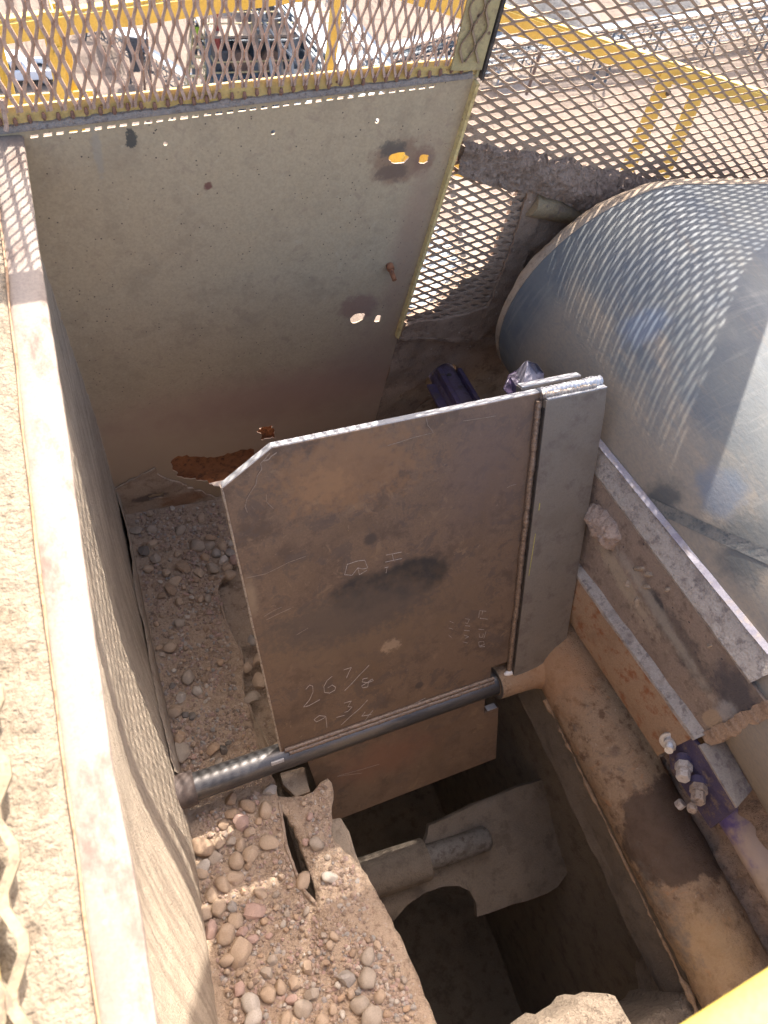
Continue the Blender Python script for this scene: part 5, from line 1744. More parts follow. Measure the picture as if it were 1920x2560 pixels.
# smaller pebbles
reg_far = [(290, 1110), (470, 1085), (520, 1200), (500, 1240), (470, 1270), (500, 1400), (515, 1500), (560, 1620), (430, 1690), (395, 1700), (350, 1480), (310, 1260)]
reg_near = [(425, 1760), (590, 1700), (620, 1850), (690, 1960), (730, 2110), (760, 2210), (500, 2212), (440, 1950)]
reg_right = [(735, 2050), (800, 2010), (860, 2080), (905, 2200), (790, 2212), (750, 2140)]
cols = ['tan', 'tan', 'brown', 'grey', 'pink', 'orange', 'pale']
rr = random.Random(12)
for reg, cnt, lo_, hi_, wh in ((reg_far, 110, 7, 17, 'above the shaft'), (reg_near, 90, 8, 20, 'below the shaft'), (reg_right, 34, 8, 22, 'on the worn liner plate')):
    xs = [q[0] for q in reg]; ys_ = [q[1] for q in reg]
    got = 0; tries = 0
    while got < cnt and tries < 6000:
        tries += 1
        p = (rr.uniform(min(xs), max(xs)), rr.uniform(min(ys_), max(ys_)))
        if not inside(p, reg): continue
        d_ = lo_ + (hi_ - lo_) * rr.random() ** 2
        if any(math.hypot(p[0] - a, p[1] - b) < (d_ + c) * .47 for a, b, c in placed): continue
        if 480 < p[0] < 530 and 1250 < p[1] < 1500 and rr.random() < .7: continue
        col = rr.choice(cols)
        shp = rr.choice(['rounded', 'angular', 'angular', 'flat'])
        put_stone(p[0], p[1], d_, col, shp, beside(p[0], p[1], f'small {col} {shp} pebble'), group='pebbles in the gravel', seed=tries, lift=.12)
        got += 1
# fine gravel: too many to count
bm = bmesh.new(); bmesh.ops.create_icosphere(bm, subdivisions=1, radius=1.0)
icv = [v.co.copy() for v in bm.verts]; icf = [tuple(v.index for v in f_.verts) for f_ in bm.faces]; bm.free()


def gravel(name, label, regs, count, rmin, rmax, m, seed):
    r_ = random.Random(seed)
    V, F = [], []
    areas = [1] * len(regs)
    for reg, wt in regs:
        xs = [q[0] for q in reg]; ys_ = [q[1] for q in reg]
        got = 0
        while got < int(count * wt):
            p = (r_.uniform(min(xs), max(xs)), r_.uniform(min(ys_), max(ys_)))
            if not inside(p, reg): continue
            got += 1
            if 0.5 + fbm(Vector((p[0] * .018, p[1] * .018, seed))) * .9 < r_.random() * .9: continue
            q = PF(*p)
            if inside((q.x, q.y), wl): q = Vector(wz(q.x, q.y))
            else: q = Vector((q.x, q.y, fl3(q.x, q.y).z)) if inside((q.x, q.y), shelf_outer) else None
            if q is None: continue
            rad_ = rmin + (rmax - rmin) * r_.random() ** 3
            a_, b_, c_ = rad_ * r_.uniform(.7, 1.2), rad_ * r_.uniform(.6, 1.1), rad_ * r_.uniform(.45, .9)
            th = r_.uniform(0, 6.28); ct, st_ = math.cos(th), math.sin(th)
            b0 = len(V)
            jx = [r_.uniform(.8, 1.2) for _ in icv]
            for k, v in enumerate(icv):
                x, y, z = v.x * a_ * jx[k], v.y * b_ * jx[k], v.z * c_ * jx[k]
                V.append((q.x + x * ct - y * st_, q.y + x * st_ + y * ct, q.z + z + c_ * .25))
            F.extend(tuple(i + b0 for i in f_) for f_ in icf)
    o = link_mesh(name, V, F, m, None)
    return tag(o, label, 'gravel', kind='stuff')


tg_ = NT('grit')
gn = tg_.n('ShaderNodeNewGeometry')
cr_ = tg_.n('ShaderNodeValToRGB')
tg_.t.links.new(gn.outputs['Random Per Island'], cr_.inputs['Fac'])
e_ = cr_.color_ramp.elements
e_[0].color = (.20, .14, .10, 1); e_[1].color = (.46, .37, .29, 1)
for pos_, cc in ((.25, (.30, .21, .15, 1)), (.5, (.36, .26, .19, 1)), (.7, (.34, .22, .175, 1)), (.85, (.27, .24, .21, 1))):
    k_ = e_.new(pos_); k_.color = cc
M_grit = tg_.done(cr_.outputs['Color'], .9)
gravel('gravel', 'fine gravel and grit strewn over the dirt on the ledge', [(reg_far, .40), (reg_near, .26), (reg_right, .09), ([(640, 1730), (700, 1700), (716, 1800), (760, 1860), (800, 1960), (790, 2030), (720, 2040), (690, 1930)], .05)], 24000, .0010, .0060, M_grit, 4)
# ---------------------------------------------------------------- walkway handrails just outside the guards
def SV(x, y):        # photo pixel -> view unit
    return (x / S, y / S)


HY = 1.62
lr = empty('yellow_handrail', (0, HY, -.8), 'yellow angle-iron handrail with square posts behind the left mesh guard', 'handrail', 'yellow handrails of the walkway')
r0, r1 = PY(*SV(0, 72), HY), PY(*SV(620, -14), HY)
dr = (r1 - r0)
A0, A1 = r0 - dr * .35, r0 + dr * 1.62
m_ = MB()
m_.bar(A0 + Vector((0, 0, -.010)), A1 + Vector((0, 0, -.010)), .006, .034, up=(0, 0, 1))
m_.bar(A0 + Vector((0, .012, .010)), A1 + Vector((0, .012, .010)), .018, .006, up=(0, 0, 1))
m_.build('top_rail', M_yellow, lr, bevel=.001)


def rail_post(x0, x1, y, parent):
    a_, b_ = PY(*SV(x0, y), HY - .01), PY(*SV(x1, y), HY - .01)
    m_ = MB()
    m_.box((a_.x, HY - .012, -2.2), (a_.x + (b_.x - a_.x) * .55, HY - .006, a_.z + .05))
    m_.box((a_.x + (b_.x - a_.x) * .50, HY - .006, -2.2), (a_.x + (b_.x - a_.x) * .58, HY + .05, a_.z + .05))
    m_.box((a_.x + (b_.x - a_.x) * .58, HY + .02, -2.2), (b_.x, HY + .026, a_.z + .05))
    return m_.build('post', M_yellow, parent, bevel=.001)


rail_post(112, 176, 100, lr)
rail_post(832, 868, 30, lr)
bp = PY(*SV(150, 132), HY - .014)
m_ = MB(); m_.tube([bp, bp + Vector((0, -.006, 0))], .011, 14); m_.build('bolt', M_yellow, lr, smooth=.6)
m_ = MB()
k0 = PY(*SV(60, 268), HY); m_.bar(k0 + Vector((-.6, 0, -.02)), k0 + Vector((.14, 0, .0)), .006, .06, up=(0, 0, 1)); m_.build('toe_board', M_yellow, lr, bevel=.001)
lp_ = empty('yellow_post', tuple(PY(*SV(10, 200), 1.9)), 'pale yellow post at the far left edge behind the mesh guard', 'post')
a_, b_ = PY(*SV(2, 200), 1.9), PY(*SV(30, 200), 1.9)
m_ = MB(); m_.box((a_.x, 1.9, -2.6), (b_.x - .012, 1.906, -.75)); m_.build('web', M_yellow, lp_, bevel=.001)
m_ = MB(); m_.box((b_.x - .012, 1.89, -2.6), (b_.x, 1.94, -.75)); m_.build('flange', M_yellow, lp_, bevel=.001)
# rail down the conveyor walkway
rr_ = empty('sloping_handrail', (1.5, 1.7, -.8), 'yellow handrail falling to the right beside the conveyor, with a pair of posts', 'handrail', 'yellow handrails of the walkway')
HY2 = 1.62
q = [SV(1120, 8), SV(1360, 96), SV(1500, 146), SV(1620, 188), SV(1760, 222), SV(1920, 262)]
P = [PY(x, y, HY2) for x, y in q]
d0, d1 = P[0], P[-1]
dd = (d1 - d0); d0 = d0 - dd * .25; d1 = d1 + dd * .4
m_ = MB()
m_.bar(d0, d1, .006, .044, up=(0, 0, 1)); m_.bar(d0 + Vector((0, .012, .025)), d1 + Vector((0, .012, .025)), .022, .006, up=(0, 0, 1))
m_.build('top_rail', M_yellow, rr_, bevel=.001)
for (xa, ya, xb, yb) in ((1668, 190, 1600, 350), (1750, 215, 1690, 360)):
    a_, b_ = PY(*SV(xa, ya), HY2 - .004), PY(*SV(xb, yb), HY2 - .004)
    d_ = b_ - a_
    m_ = MB(); m_.bar(a_ - d_ * .1, a_ + d_ * 5, .006, .052, up=(1, 0, 0)); m_.bar(a_ + Vector((.026, .02, 0)), a_ + d_ * 5 + Vector((.026, .02, 0)), .045, .006, up=(1, 0, 0))
    m_.build('post', M_yellow, rr_, bevel=.001)
bp = PY(*SV(1670, 232), HY2 - .012)
m_ = MB(); m_.tube([bp, bp + Vector((0, -.004, 0))], .008, 12); m_.build('bolt_hole', M_dark, rr_)  # hole is a dark disc, its shade put into the colour
kr = empty('kick_rail', tuple(PY(*SV(1060, 385), 1.45)), 'short yellow rail seen through the dirt-clogged mesh window', 'handrail', 'yellow handrails of the walkway')
a_, b_ = PY(*SV(1010, 388), 1.45), PY(*SV(1230, 440), 1.45)
m_ = MB(); m_.bar(a_, b_, .006, .04, up=(0, 0, 1)); m_.build('rail', M_yellow, kr, bevel=.001)
ob = empty('yellow_toe_plate', tuple(PY(860, 342, 1.5)), 'yellow toe plate glowing through the ragged hole in the side plate', 'toe board')
a_ = PY(860, 342, 1.5)
m_ = MB(); m_.box((a_.x - .10, 1.5, a_.z - .04), (a_.x + .12, 1.506, a_.z + .025)); m_.build('board', M_yellow, ob, bevel=.001)

# ---------------------------------------------------------------- the yard far below
M_steelgrey = mat_mottled('grey_blue_paint', [(.11, .135, .16), (.13, .16, .19), (.09, .11, .13)], 2, .55, .2, 30, .1, .01)
M_darksteel = mat_mottled('dark_steel', [(.07, .075, .085), (.09, .095, .105), (.055, .058, .062)], 2, .6, .2, 30, .1, .01)
M_beltpale = mat_mottled('pale_rubber_belt', [(.19, .22, .255), (.23, .26, .295), (.15, .175, .205)], .8, .45, 0, 20, .1, .01)  # pale blue grey tone for belts and roof sheet
M_galv = mat_mottled('galvanised_steel', [(.26, .30, .34), (.31, .35, .39), (.20, .235, .27)], 1.5, .45, .4, 30, .1, .01)
M_white = mat_mottled('white_car_paint', [(.78, .80, .82), (.82, .84, .86), (.74, .76, .78)], 1, .25, 0, 30, .05, .002)
M_glass = mat_mottled('dark_glass', [(.02, .025, .03), (.03, .035, .04), (.02, .02, .025)], 1, .1, 0, 30, .02, .001)
M_tyre = mat_mottled('tyre_rubber', [(.03, .03, .03), (.04, .04, .04), (.025, .025, .025)], 5, .9, 0, 60, .2, .004)
M_brownpole = mat_mottled('brown_steel', [(.16, .10, .075), (.20, .13, .095), (.12, .075, .06)], 3, .8, .1, 40, .2, .004)
M_conc = mat_mottled('dusty_concrete', [(.20, .16, .13), (.24, .195, .16), (.16, .125, .10)], 1.5, .9, 0, 30, .3, .01)
M_heap = mat_mottled('crushed_stone', [(.11, .10, .095), (.14, .13, .12), (.08, .072, .068)], 1.4, .95, 0, 9, .8, .08)


def at(px, py, tt):
    return Vector(ray(*SV(px, py)) * tt)


def onz(px, py, z):
    return PZ(*SV(px, py), z)


# white pickup
tr_ = empty('pickup_truck', (0, 0, 0), 'white crew-cab pickup parked on the sand at the far left, seen from above', 'truck')
pr, pf_ = onz(148, 212, GZ), onz(-70, 222, GZ)
axx = (pf_ - pr); axx.z = 0; axx.normalize()
ayy = Vector((-axx.y, axx.x, 0))
if ayy.y < 0: ayy = -ayy
tr_.location = pr + axx * 2.8
to = pr
tv = lambda l, w, h: to + axx * l + ayy * w + Vector((0, 0, h))


def tbox(mb, l0, l1, w0, w1, h0, h1, ins=0.0, insl=None):
    il = ins if insl is None else insl
    lo = [tv(l0, w0, h0), tv(l1, w0, h0), tv(l1, w1, h0), tv(l0, w1, h0)]
    hi = [tv(l0 + il, w0 + ins, h1), tv(l1 - il, w0 + ins, h1), tv(l1 - il, w1 - ins, h1), tv(l0 + il, w1 - ins, h1)]
    return mb.loft(lo, hi)


m_ = MB(); tbox(m_, 2.0, 5.9, 0, 1.95, .45, 1.15); tbox(m_, 0, 2.0, 0, .12, .45, 1.15); tbox(m_, 0, 2.0, 1.83, 1.95, .45, 1.15); tbox(m_, 0, .1, .12, 1.83, .45, 1.12); m_.build('body', M_white, tr_, bevel=.05)
m_ = MB(); tbox(m_, .1, 2.0, .12, 1.83, .5, .62); m_.build('bed', M_darksteel, tr_)
m_ = MB(); tbox(m_, 1.95, 4.45, .06, 1.89, 1.15, 1.85, .16, .38); m_.build('cab', M_white, tr_, bevel=.05)
for l0, l1 in ((2.35, 3.1), (3.2, 3.95)):
    m_ = MB(); m_.loft([tv(l0, .075, 1.22), tv(l1, .075, 1.22), tv(l1, .095, 1.22), tv(l0, .095, 1.22)], [tv(l0 + .1, .185, 1.70), tv(l1 - .1, .185, 1.70), tv(l1 - .1, .205, 1.70), tv(l0 + .1, .205, 1.70)]); m_.build('window', M_glass, tr_)
m_ = MB(); m_.loft([tv(2.0, .25, 1.2), tv(2.0, 1.7, 1.2), tv(1.98, 1.7, 1.2), tv(1.98, .25, 1.2)], [tv(2.29, .32, 1.72), tv(2.29, 1.63, 1.72), tv(2.26, 1.63, 1.72), tv(2.26, .32, 1.72)]); m_.build('rear_window', M_glass, tr_)
for l0 in (1.05, 4.75):
    for w in (-.02, 1.72):
        m_ = MB(); m_.tube([tv(l0, w, .38), tv(l0, w + .25, .38)], .38, 22); wo = m_.build('wheel', M_tyre, tr_, smooth=.6)
        m_ = MB(); m_.tube([tv(l0, w - .01, .38), tv(l0, w + .02, .38)], .2, 16); m_.build('rim', M_galv, wo, smooth=.6)
m_ = MB(); tbox(m_, 1.45, 1.9, .14, 1.8, .62, 1.1); m_.build('tool_box', M_galv, tr_, bevel=.02)


def truss(name, label, pa, pb, width, depth, mat_f, mat_b, legs=(), roll=True, belt_w=.8, group=None, side='both', seg=1.3, thick=.09, tube_=False):
    """a lattice conveyor from pa to pb"""
    pa, pb = Vector(pa), Vector(pb)
    root = empty(name, tuple(pa), label, 'conveyor', group)
    d = pb - pa; L = d.length; dn = d / L
    s = dn.cross(Vector((0, 0, 1))).normalized(); u = s.cross(dn)
    f_ = MB()
    for k in (-1, 1):
        f_.bar(pa + s * k * width / 2, pb + s * k * width / 2, thick, thick)
        f_.bar(pa + s * k * width / 2 - u * depth, pb + s * k * width / 2 - u * depth, thick, thick)
    n_ = max(2, int(L / seg))
    for i in range(n_):
        a_ = pa + d * i / n_; b_ = pa + d * (i + 1) / n_
        for k in (-1, 1):
            o_ = s * k * width / 2
            f_.bar(a_ + o_, a_ + o_ - u * depth, thick * .6, thick * .6)
            f_.bar(a_ + o_ - (u * depth if i % 2 else u * 0), b_ + o_ - (u * 0 if i % 2 else u * depth), thick * .6, thick * .6)
        f_.bar(a_ - s * width / 2 - u * depth, a_ + s * width / 2 - u * depth, thick * .6, thick * .6)
    f_.build('frame', mat_f, root)
    b_ = MB()
    bw = belt_w / 2
    prof = [(-bw, .16), (-bw * .55, .03), (bw * .55, .03), (bw, .16), (bw, .13), (bw * .55, 0), (-bw * .55, 0), (-bw, .13)]
    b_.loft([pa + s * x + u * (z + .12) for x, z in prof], [pb + s * x + u * (z + .12) for x, z in prof])
    b_.build('belt', mat_b, root)
    for fr in legs:
        p = pa + d * fr
        l_ = MB()
        for k in (-1, 1):
            q = p + s * k * width / 2 - u * depth
            g = Vector((q.x, q.y, GZ)) + s * k * .4
            l_.bar(q, g, thick * 1.4, thick * 1.4)
        q0 = p - u * depth; l_.bar(q0 - s * width * .6 - Vector((0, 0, (q0.z - GZ) * .5)), q0 + s * width * .6 - Vector((0, 0, (q0.z - GZ) * .5)), thick, thick)
        l_.build('trestle', mat_f, root)
    return root


# small conveyor with a head chute
gA = 'lattice conveyors in the yard'
ca0, ca1 = at(196, 20, 62), at(470, 198, 56)
truss('lattice_conveyor', 'small dark lattice conveyor with a pale belt and a dark box, left of the plant', ca0, ca1, 1.1, .9, M_darksteel, M_beltpale, (.12, .55, .92), belt_w=.85, group=gA, seg=1.0)
hb = empty('hopper_box', tuple(at(330, 110, 58)), 'dark grey transfer box with a pale lid on the small conveyor', 'hopper', None)
c0 = at(330, 98, 57.5)
m_ = MB(); m_.obox(c0 + Vector((.2, 0, -.2)), (.95, -.1, -.1), (.05, .5, 0), (0, 0, .55)); m_.build('box', M_darksteel, hb, bevel=.03)
m_ = MB(); m_.obox(c0 + Vector((.2, 0, .42)), (1.0, -.1, -.1), (.05, .6, 0), (0, 0, .05)); m_.build('lid', M_galv, hb)
m_ = MB(); m_.loft([c0 + Vector((x, y, -.75)) for x, y in ((-.5, -.4), (.9, -.4), (.9, .4), (-.5, .4))], [c0 + Vector((x, y, -2.4)) for x, y in ((-.25, -.25), (.3, -.25), (.3, .25), (-.25, .25))]); m_.build('spout', M_darksteel, hb)
m_ = MB(); m_.tube([c0 + Vector((.55, -.62, -.2)), c0 + Vector((.55, -.52, -.2))], .22, 16); m_.build('pulley', M_galv, hb, smooth=.6)
for (x, y, t2, r_, lab) in ((362, 40, 30, .045, 'thin brown upright pole left of the worker'), (355, 150, 40, .07, 'brown pole behind the small conveyor box'), (1050, 20, 34, .05, 'dark upright pole seen through the mesh by the corner post'), (1338, 170, 60, .14, 'dark post standing alone in the sand behind the sloping guard')):
    tp = at(x, y, t2); m_ = MB(); m_.tube([tp + Vector((0, 0, 1.2)), Vector((tp.x, tp.y, tp.z - (7 if x < 1300 else 2.2)))], r_, 10)
    tag(m_.build('pole', M_brownpole, None, smooth=.6, origin=tuple(tp)), lab, 'pole')

# crushing and screening plant: tower with decks, rails, chutes
pl = empty('screening_plant', tuple(at(640, 120, 38)), 'grey screening plant tower with cream walkways and rails, straight behind the left guard', 'plant')
M_cream = mat_mottled('cream_paint', [(.40, .32, .16), (.45, .37, .2), (.34, .27, .14)], 2, .6, 0, 30, .1, .005)
T0 = 38


def pb(x, y, dt=0.0):
    return at(x, y, T0 + dt)


b0 = pb(650, 90)
dk = [-19.0, -21.0, -23.2]
X0, X1 = b0.x - 3.4, b0.x + 3.6
Yc = b0.y
for k, z in enumerate(dk):
    m_ = MB(); m_.box((X0 + .3 * k, Yc - 2.2 - .5 * k, z - .12), (X1 - .3 * k, Yc + 1.6, z)); m_.build('deck', M_steelgrey if k else M_conc, pl)
    m_ = MB()
    for zz in (.55, 1.05):
        m_.bar((X0 + .3 * k, Yc - 2.2 - .5 * k, z + zz), (X1 - .3 * k, Yc - 2.2 - .5 * k, z + zz), .05, .05)
        m_.bar((X0 + .3 * k, Yc - 2.2 - .5 * k, z + zz), (X0 + .3 * k, Yc + 1.6, z + zz), .05, .05)
    xx = X0 + .3 * k
    while xx < X1 - .3 * k:
        m_.bar((xx, Yc - 2.2 - .5 * k, z), (xx, Yc - 2.2 - .5 * k, z + 1.05), .05, .05); xx += 1.15
    m_.build('rail', M_cream, pl)
for x_, y_ in ((X0 + .2, -2), (X0 + .2, 1.3), (X1 - .2, -2), (X1 - .2, 1.3), (X0 + 2.6, -2), (X0 + 4.6, -2)):
    m_ = MB(); m_.bar((x_, Yc + y_, GZ), (x_, Yc + y_, dk[0] + .2), .22, .22, up=(0, 1, 0)); m_.build('column', M_steelgrey, pl)
for z0_, z1_, x0_, x1_ in ((dk[1] + .05, dk[0] - .15, X0 + .5, X1 - .5), (dk[2] + .05, dk[1] - .15, X0 + .9, X1 - .8), (dk[0], dk[0] + 2.4, X0 + 1.4, X1 - 1.6), (dk[2] - 3.5, dk[2] - .15, X0 + .8, X1 - .6)):
    m_ = MB(); m_.box((x0_, Yc + 1.2, z0_), (x1_, Yc + 1.3, z1_)); m_.build('back_panel', M_darksteel, pl)
m_ = MB(); m_.box((X0 + 2.5, Yc - 1.2, dk[0]), (X0 + 4.7, Yc + 1.4, dk[0] + 1.5)); m_.build('screen_box', M_darksteel, pl, bevel=.04)
m_ = MB(); m_.obox((X0 + 5.4, Yc - .6, dk[0] - .6), (.95, .5, -1.0), (.3, -.35, .1), (.25, .1, .28)); m_.build('chute', M_steelgrey, pl, bevel=.03)
m_ = MB(); m_.obox((X0 + 1.4, Yc - 1.2, dk[1] + .55), (.75, 0, 0), (0, .5, 0), (0, 0, .5)); m_.build('motor_housing', M_darksteel, pl, bevel=.08)
for xx in (X0 + 1.9, X0 + 3.4):
    m_ = MB(); c = Vector((xx, Yc - 2.0, dk[1] + .6)); m_.tube([c, c + Vector((0, .25, 0))], .55, 24); m_.build('flywheel', M_brownpole, pl, smooth=.6)
m_ = MB(); m_.tube([(X0 + 1.2, Yc - 1.9, dk[0] + .9), (X0 + 1.2, Yc - 1.9, dk[0] + .96)], .34, 20); m_.ring((X0 + 1.2, Yc - 1.9, dk[0] + .96), (0, 0, 1), .2, .36, .05); m_.build('vent_cap', M_galv, pl, smooth=.6)
m_ = MB(); m_.tube([(X0 + .75, Yc - 1.6, dk[0] - 1), (X0 + .75, Yc - 1.6, dk[0] + 2.2)], .16, 14); m_.build('red_duct', mat_mottled('dull_red', [(.30, .05, .05), (.35, .07, .06), (.22, .04, .04)], 3, .5, 0, 30, .1, .004), pl, smooth=.6)
m_ = MB()
for k in range(9):
    m_.bar((X0 - 1.2 + .1 * k, Yc - 2.4 + .12 * k, dk[0] - 3.6 + .4 * k), (X0 - .4 + .1 * k, Yc - 2.5 + .12 * k, dk[0] - 3.6 + .4 * k), .2, .05)
for k in (0, .85):
    m_.bar((X0 - 1.2 + k, Yc - 2.45, dk[0] - 3.7), (X0 - .3 + k, Yc - 1.3, dk[0]), .06, .16)
    m_.bar((X0 - 1.2 + k, Yc - 2.45, dk[0] - 2.7), (X0 - .3 + k, Yc - 1.3, dk[0] + 1.0), .05, .05)
m_.build('stair', M_cream, pl)
for k in range(4):
    m_ = MB(); a_ = Vector((X0 + 2.2 + .55 * k, Yc - 2.6, dk[0] + 1.2)); m_.tube([a_, a_ + Vector((.6, -.7, -4.2))], .09, 10); m_.build('pipe', M_galv if k % 2 else M_conc, pl, smooth=.6)
sg = MB(); sg.obox((X0 + 4.4, Yc - 2.75, dk[1] + .35), (.55, 0, 0), (0, .02, 0), (0, 0, .28)); sg.build('notice_board', mat_mottled('pale_board', [(.55, .52, .45), (.6, .57, .5), (.5, .46, .4)], 3, .6, 0, 30, .1, .002), pl)
# worker on the deck
ph = at(494, 52, 36.6)
wk = empty('person', tuple(ph + Vector((0, 0, -1.7))), 'worker in a white hard hat, lime vest and dark clothes standing on the plant walkway', 'person')
fz = ph.z - 1.70
def skin_body(name, joints, edges, m, parent):
    me = bpy.data.meshes.new(name)
    me.from_pydata([tuple(Vector(j[0]) - wloc(parent)) for j in joints], edges, [])
    o = bpy.data.objects.new(name, me); COL.objects.link(o); o.parent = parent
    sk = o.modifiers.new('skin', 'SKIN'); me.skin_vertices[0].data[0].use_root = True
    for i, j in enumerate(joints): me.skin_vertices[0].data[i].radius = j[1] if isinstance(j[1], tuple) else (j[1], j[1])
    sb = o.modifiers.new('subsurf', 'SUBSURF'); sb.levels = 1; sb.render_levels = 1
    me.materials.append(m)
    return o


W = lambda x, y, z: (ph.x + x, ph.y + y, fz + z)
J = [(W(0, 0, .95), .15), (W(0, 0, 1.2), (.16, .12)), (W(0, -.02, 1.42), (.17, .11)), (W(0, -.03, 1.53), .06), (W(0, -.05, 1.66), .095),
     (W(-.20, -.02, 1.42), .065), (W(-.27, -.08, 1.16), .05), (W(-.18, -.30, 1.05), .04), (W(-.15, -.36, 1.04), .04),
     (W(.20, -.02, 1.42), .065), (W(.28, -.05, 1.15), .05), (W(.27, -.16, .92), .04), (W(.27, -.19, .85), .04),
     (W(-.10, 0, .88), .10), (W(-.11, -.03, .50), .075), (W(-.12, .02, .09), .055), (W(-.13, -.14, .05), .05),
     (W(.10, 0, .88), .10), (W(.12, .0, .50), .075), (W(.13, .04, .09), .055), (W(.14, -.12, .05), .05)]
E_ = [(0, 1), (1, 2), (2, 3), (3, 4), (2, 5), (5, 6), (6, 7), (7, 8), (2, 9), (9, 10), (10, 11), (11, 12), (0, 13), (13, 14), (14, 15), (15, 16), (0, 17), (17, 18), (18, 19), (19, 20)]
M_cloth = mat_mottled('dark_work_clothes', [(.03, .032, .04), (.04, .042, .05), (.025, .025, .03)], 4, .9, 0, 60, .1, .002)
skin_body('body', J, E_, M_cloth, wk)
m_ = MB(); vst = [(W(0, 0, 1.0), .0)]
ringv = lambda z, rx, ry: [Vector(W(rx * math.cos(a), ry * math.sin(a) - .01, z)) for a in [2 * math.pi * k / 14 for k in range(14)]]
m_.loft(ringv(.98, .19, .155), ringv(1.25, .195, .15), cap=False); m_.loft(ringv(1.25, .195, .15), ringv(1.46, .185, .13), cap=True)
m_.build('vest', mat_mottled('lime_vest', [(.42, .62, .04), (.48, .70, .06), (.36, .55, .04)], 4, .6, 0, 60, .05, .001), wk, smooth=.9)
m_ = MB(); hc = Vector(W(0, -.05, 1.70)); m_.tube([hc, hc + Vector((0, 0, .06)), hc + Vector((0, 0, .10)), hc + Vector((0, 0, .125))], [.145, .13, .09, .02], 16); m_.tube([hc + Vector((0, -.03, -.005)), hc + Vector((0, -.03, .008))], .17, 16)
m_.build('hard_hat', M_white, wk, smooth=.8)

# big conveyor running down behind the plant
truss('stacker_conveyor', 'big blue grey conveyor with a bright belt running down right of the plant', at(655, -70, 34), at(925, 250, 31.5), 1.5, 1.2, M_steelgrey, M_galv, (.35,), belt_w=1.05, group=gA, seg=1.4)
truss('lattice_conveyor', 'narrow pale conveyor gantry right behind the big blue grey one', at(790, -60, 52), at(985, 190, 50), 1.0, .9, M_galv, M_beltpale, (.6,), belt_w=.7, group=gA, seg=1.1)
# long conveyors across the sand
zc_ = GZ + 3.2
truss('lattice_conveyor', 'long blue grey overland conveyor, upper of the pair crossing behind the corner post', onz(880, 152, zc_), onz(1330, 24, zc_), 1.1, .8, M_darksteel, M_galv, (.1, .3, .5, .7, .9), belt_w=1.0, group=gA, seg=1.2)
truss('lattice_conveyor', 'long conveyor with pale trusswork, topmost at the right edge behind the sloping guard', onz(1250, 112, zc_), onz(2000, 0, zc_ + 2), 1.0, .9, M_darksteel, M_galv, (.1, .3, .5, .7, .9), belt_w=.9, group=gA, seg=1.3)
truss('lattice_conveyor', 'pale galvanised conveyor truss running just below the topmost conveyor at the right', onz(1080, 158, zc_ - 1), onz(1980, 44, zc_ - 1), 1.3, 1.2, M_galv, M_beltpale, (.15, .35, .55, .75, .95), belt_w=.7, group=gA, seg=1.5)
truss('lattice_conveyor', 'lower blue grey conveyor from the corner post towards the left in the sand', onz(930, 158, zc_ - 1), onz(1260, 92, zc_ - 1), 1.0, .7, M_darksteel, M_steelgrey, (.2, .6), belt_w=.9, group=gA, seg=1.2)
for k, (x, y, h, lab) in enumerate(((1495, 210, 5.0, 'grey twin-legged trestle standing in the sand, left of the yellow rail posts'), (1905, 150, 7.5, 'tall grey trestle at the right edge behind the sloping guard'))):
    b_ = onz(x, y, GZ); tw = empty('trestle', tuple(b_), lab, 'trestle')
    for s_ in (-1, 1):
        m_ = MB(); m_.bar(b_ + Vector((s_ * .75, 0, 0)), b_ + Vector((s_ * .45, 0, h)), .2, .2, up=(0, 1, 0)); m_.build('leg', M_steelgrey, tw)
    m_ = MB(); m_.bar(b_ + Vector((-.6, 0, h * .5)), b_ + Vector((.55, 0, h * .8)), .12, .12); m_.bar(b_ + Vector((-.6, 0, h)), b_ + Vector((.6, 0, h)), .2, .2); m_.build('brace', M_steelgrey, tw)


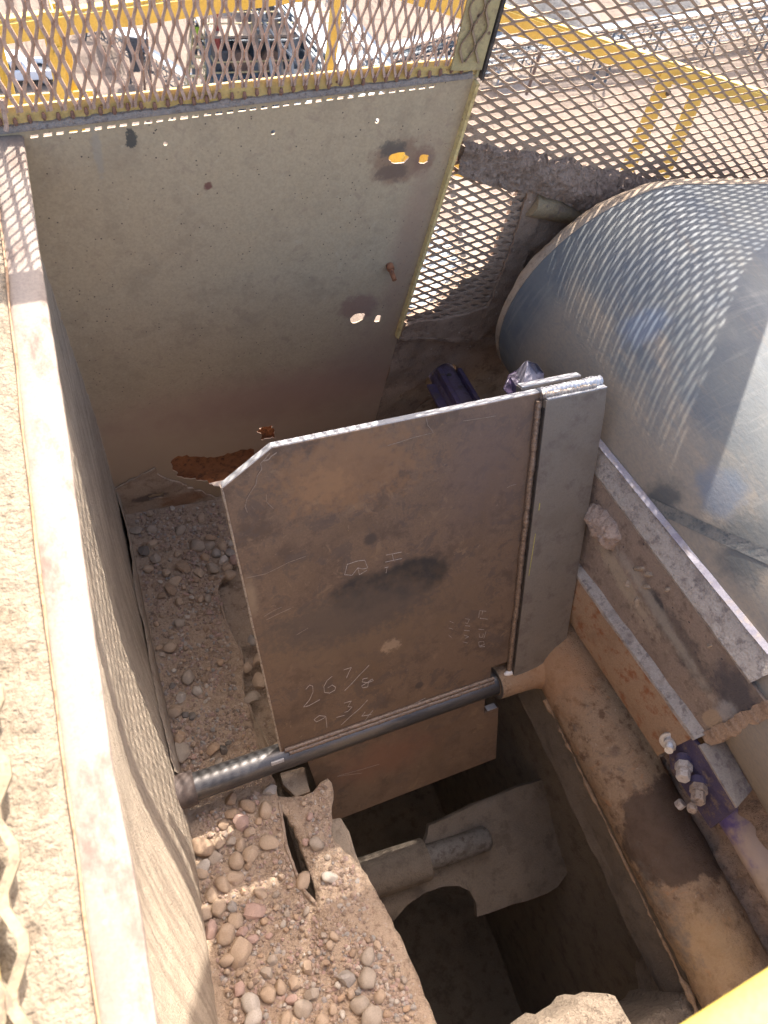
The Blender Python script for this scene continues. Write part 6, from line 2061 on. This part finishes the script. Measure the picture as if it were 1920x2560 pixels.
def heap(px, py, rad, h, m, lab, seed):
    c = onz(px, py, GZ)
    vs, fs = [], []
    n1, n2 = 28, 9
    for j in range(n2 + 1):
        for k in range(n1):
            a = 2 * math.pi * k / n1; r = rad * j / n2
            p = Vector((math.cos(a) * r, math.sin(a) * r * .8, 0))
            kk = 1 + .35 * mnoise.noise(Vector((math.cos(a), math.sin(a), seed)))
            zz = h * max(0, 1 - (j / n2) ** 1.3) + .25 * rad * .2 * fbm(Vector((p.x / rad * 3, p.y / rad * 3, seed))) * (1 - j / n2)
            vs.append((c.x + p.x * kk, c.y + p.y * kk, GZ - .05 + zz))
    for j in range(n2):
        for k in range(n1):
            fs.append((j * n1 + k, j * n1 + (k + 1) % n1, (j + 1) * n1 + (k + 1) % n1, (j + 1) * n1 + k))
    tag(link_mesh('dirt_heap', vs, fs, m, None, smooth=1, origin=tuple(c)), lab, 'heap', 'heaps of dirt and stone in the yard')


heap(250, 145, 3.5, 1.1, M_sand, 'low sandy heap left of the small conveyor box', 1)
heap(310, 235, 2.2, .7, M_sand, 'small sandy heap below the small conveyor', 2)
heap(1345, 22, 7.5, 3.0, M_heap, 'grey crushed stone heap at the top behind the sloping guard', 3)
heap(1640, -10, 6, 2.4, M_heap, 'grey stone heap at the top edge further right', 4)
heap(1300, 215, 3.0, .8, M_conc, 'pale heap under the long conveyors', 5)
# bits of plant under the mesh window: a steel-blue roof and ribbed sheet seen through it
rf = empty('shed_roof', tuple(at(1060, 640, 20)), 'pale blue sheet roof far below, seen through the dirty mesh window', 'roof')
q = [at(985, 560, 20), at(1090, 545, 21), at(1150, 660, 20), at(1040, 790, 19), at(960, 700, 19)]
m_ = MB(); m_.prism(q, (0, 0, -.25)); m_.build('sheet', M_beltpale, rf)
m_ = MB()
for i in range(9):
    a_ = q[0].lerp(q[4], i / 8); b_ = q[1].lerp(q[2], i / 8); m_.bar(a_ + Vector((0, 0, .02)), b_ + Vector((0, 0, .02)), .05, .05)
m_.build('rib', M_galv, rf)
m_ = MB(); q2 = [at(1000, 690, 18.8), at(1085, 680, 18.8), at(1060, 770, 18.4), at(980, 760, 18.4)]; m_.prism(q2, (0, 0, -.1)); m_.build('fascia', M_steelgrey, rf)
cb = empty('cream_beam', tuple(at(1240, 560, 16)), 'dusty cream beam and plate seen through the right half of the mesh window', 'beam')
m_ = MB(); m_.bar(at(1150, 430, 16), at(1210, 780, 15), .5, .3); m_.build('beam', M_conc, cb)
m_ = MB(); m_.bar(at(1290, 430, 17), at(1300, 780, 15), .35, .3); m_.build('upright', mat_mottled('dusty_brown_plate', [(.17, .125, .09), (.21, .155, .115), (.13, .095, .07)], 2, .9, 0, 30, .3, .01), cb)
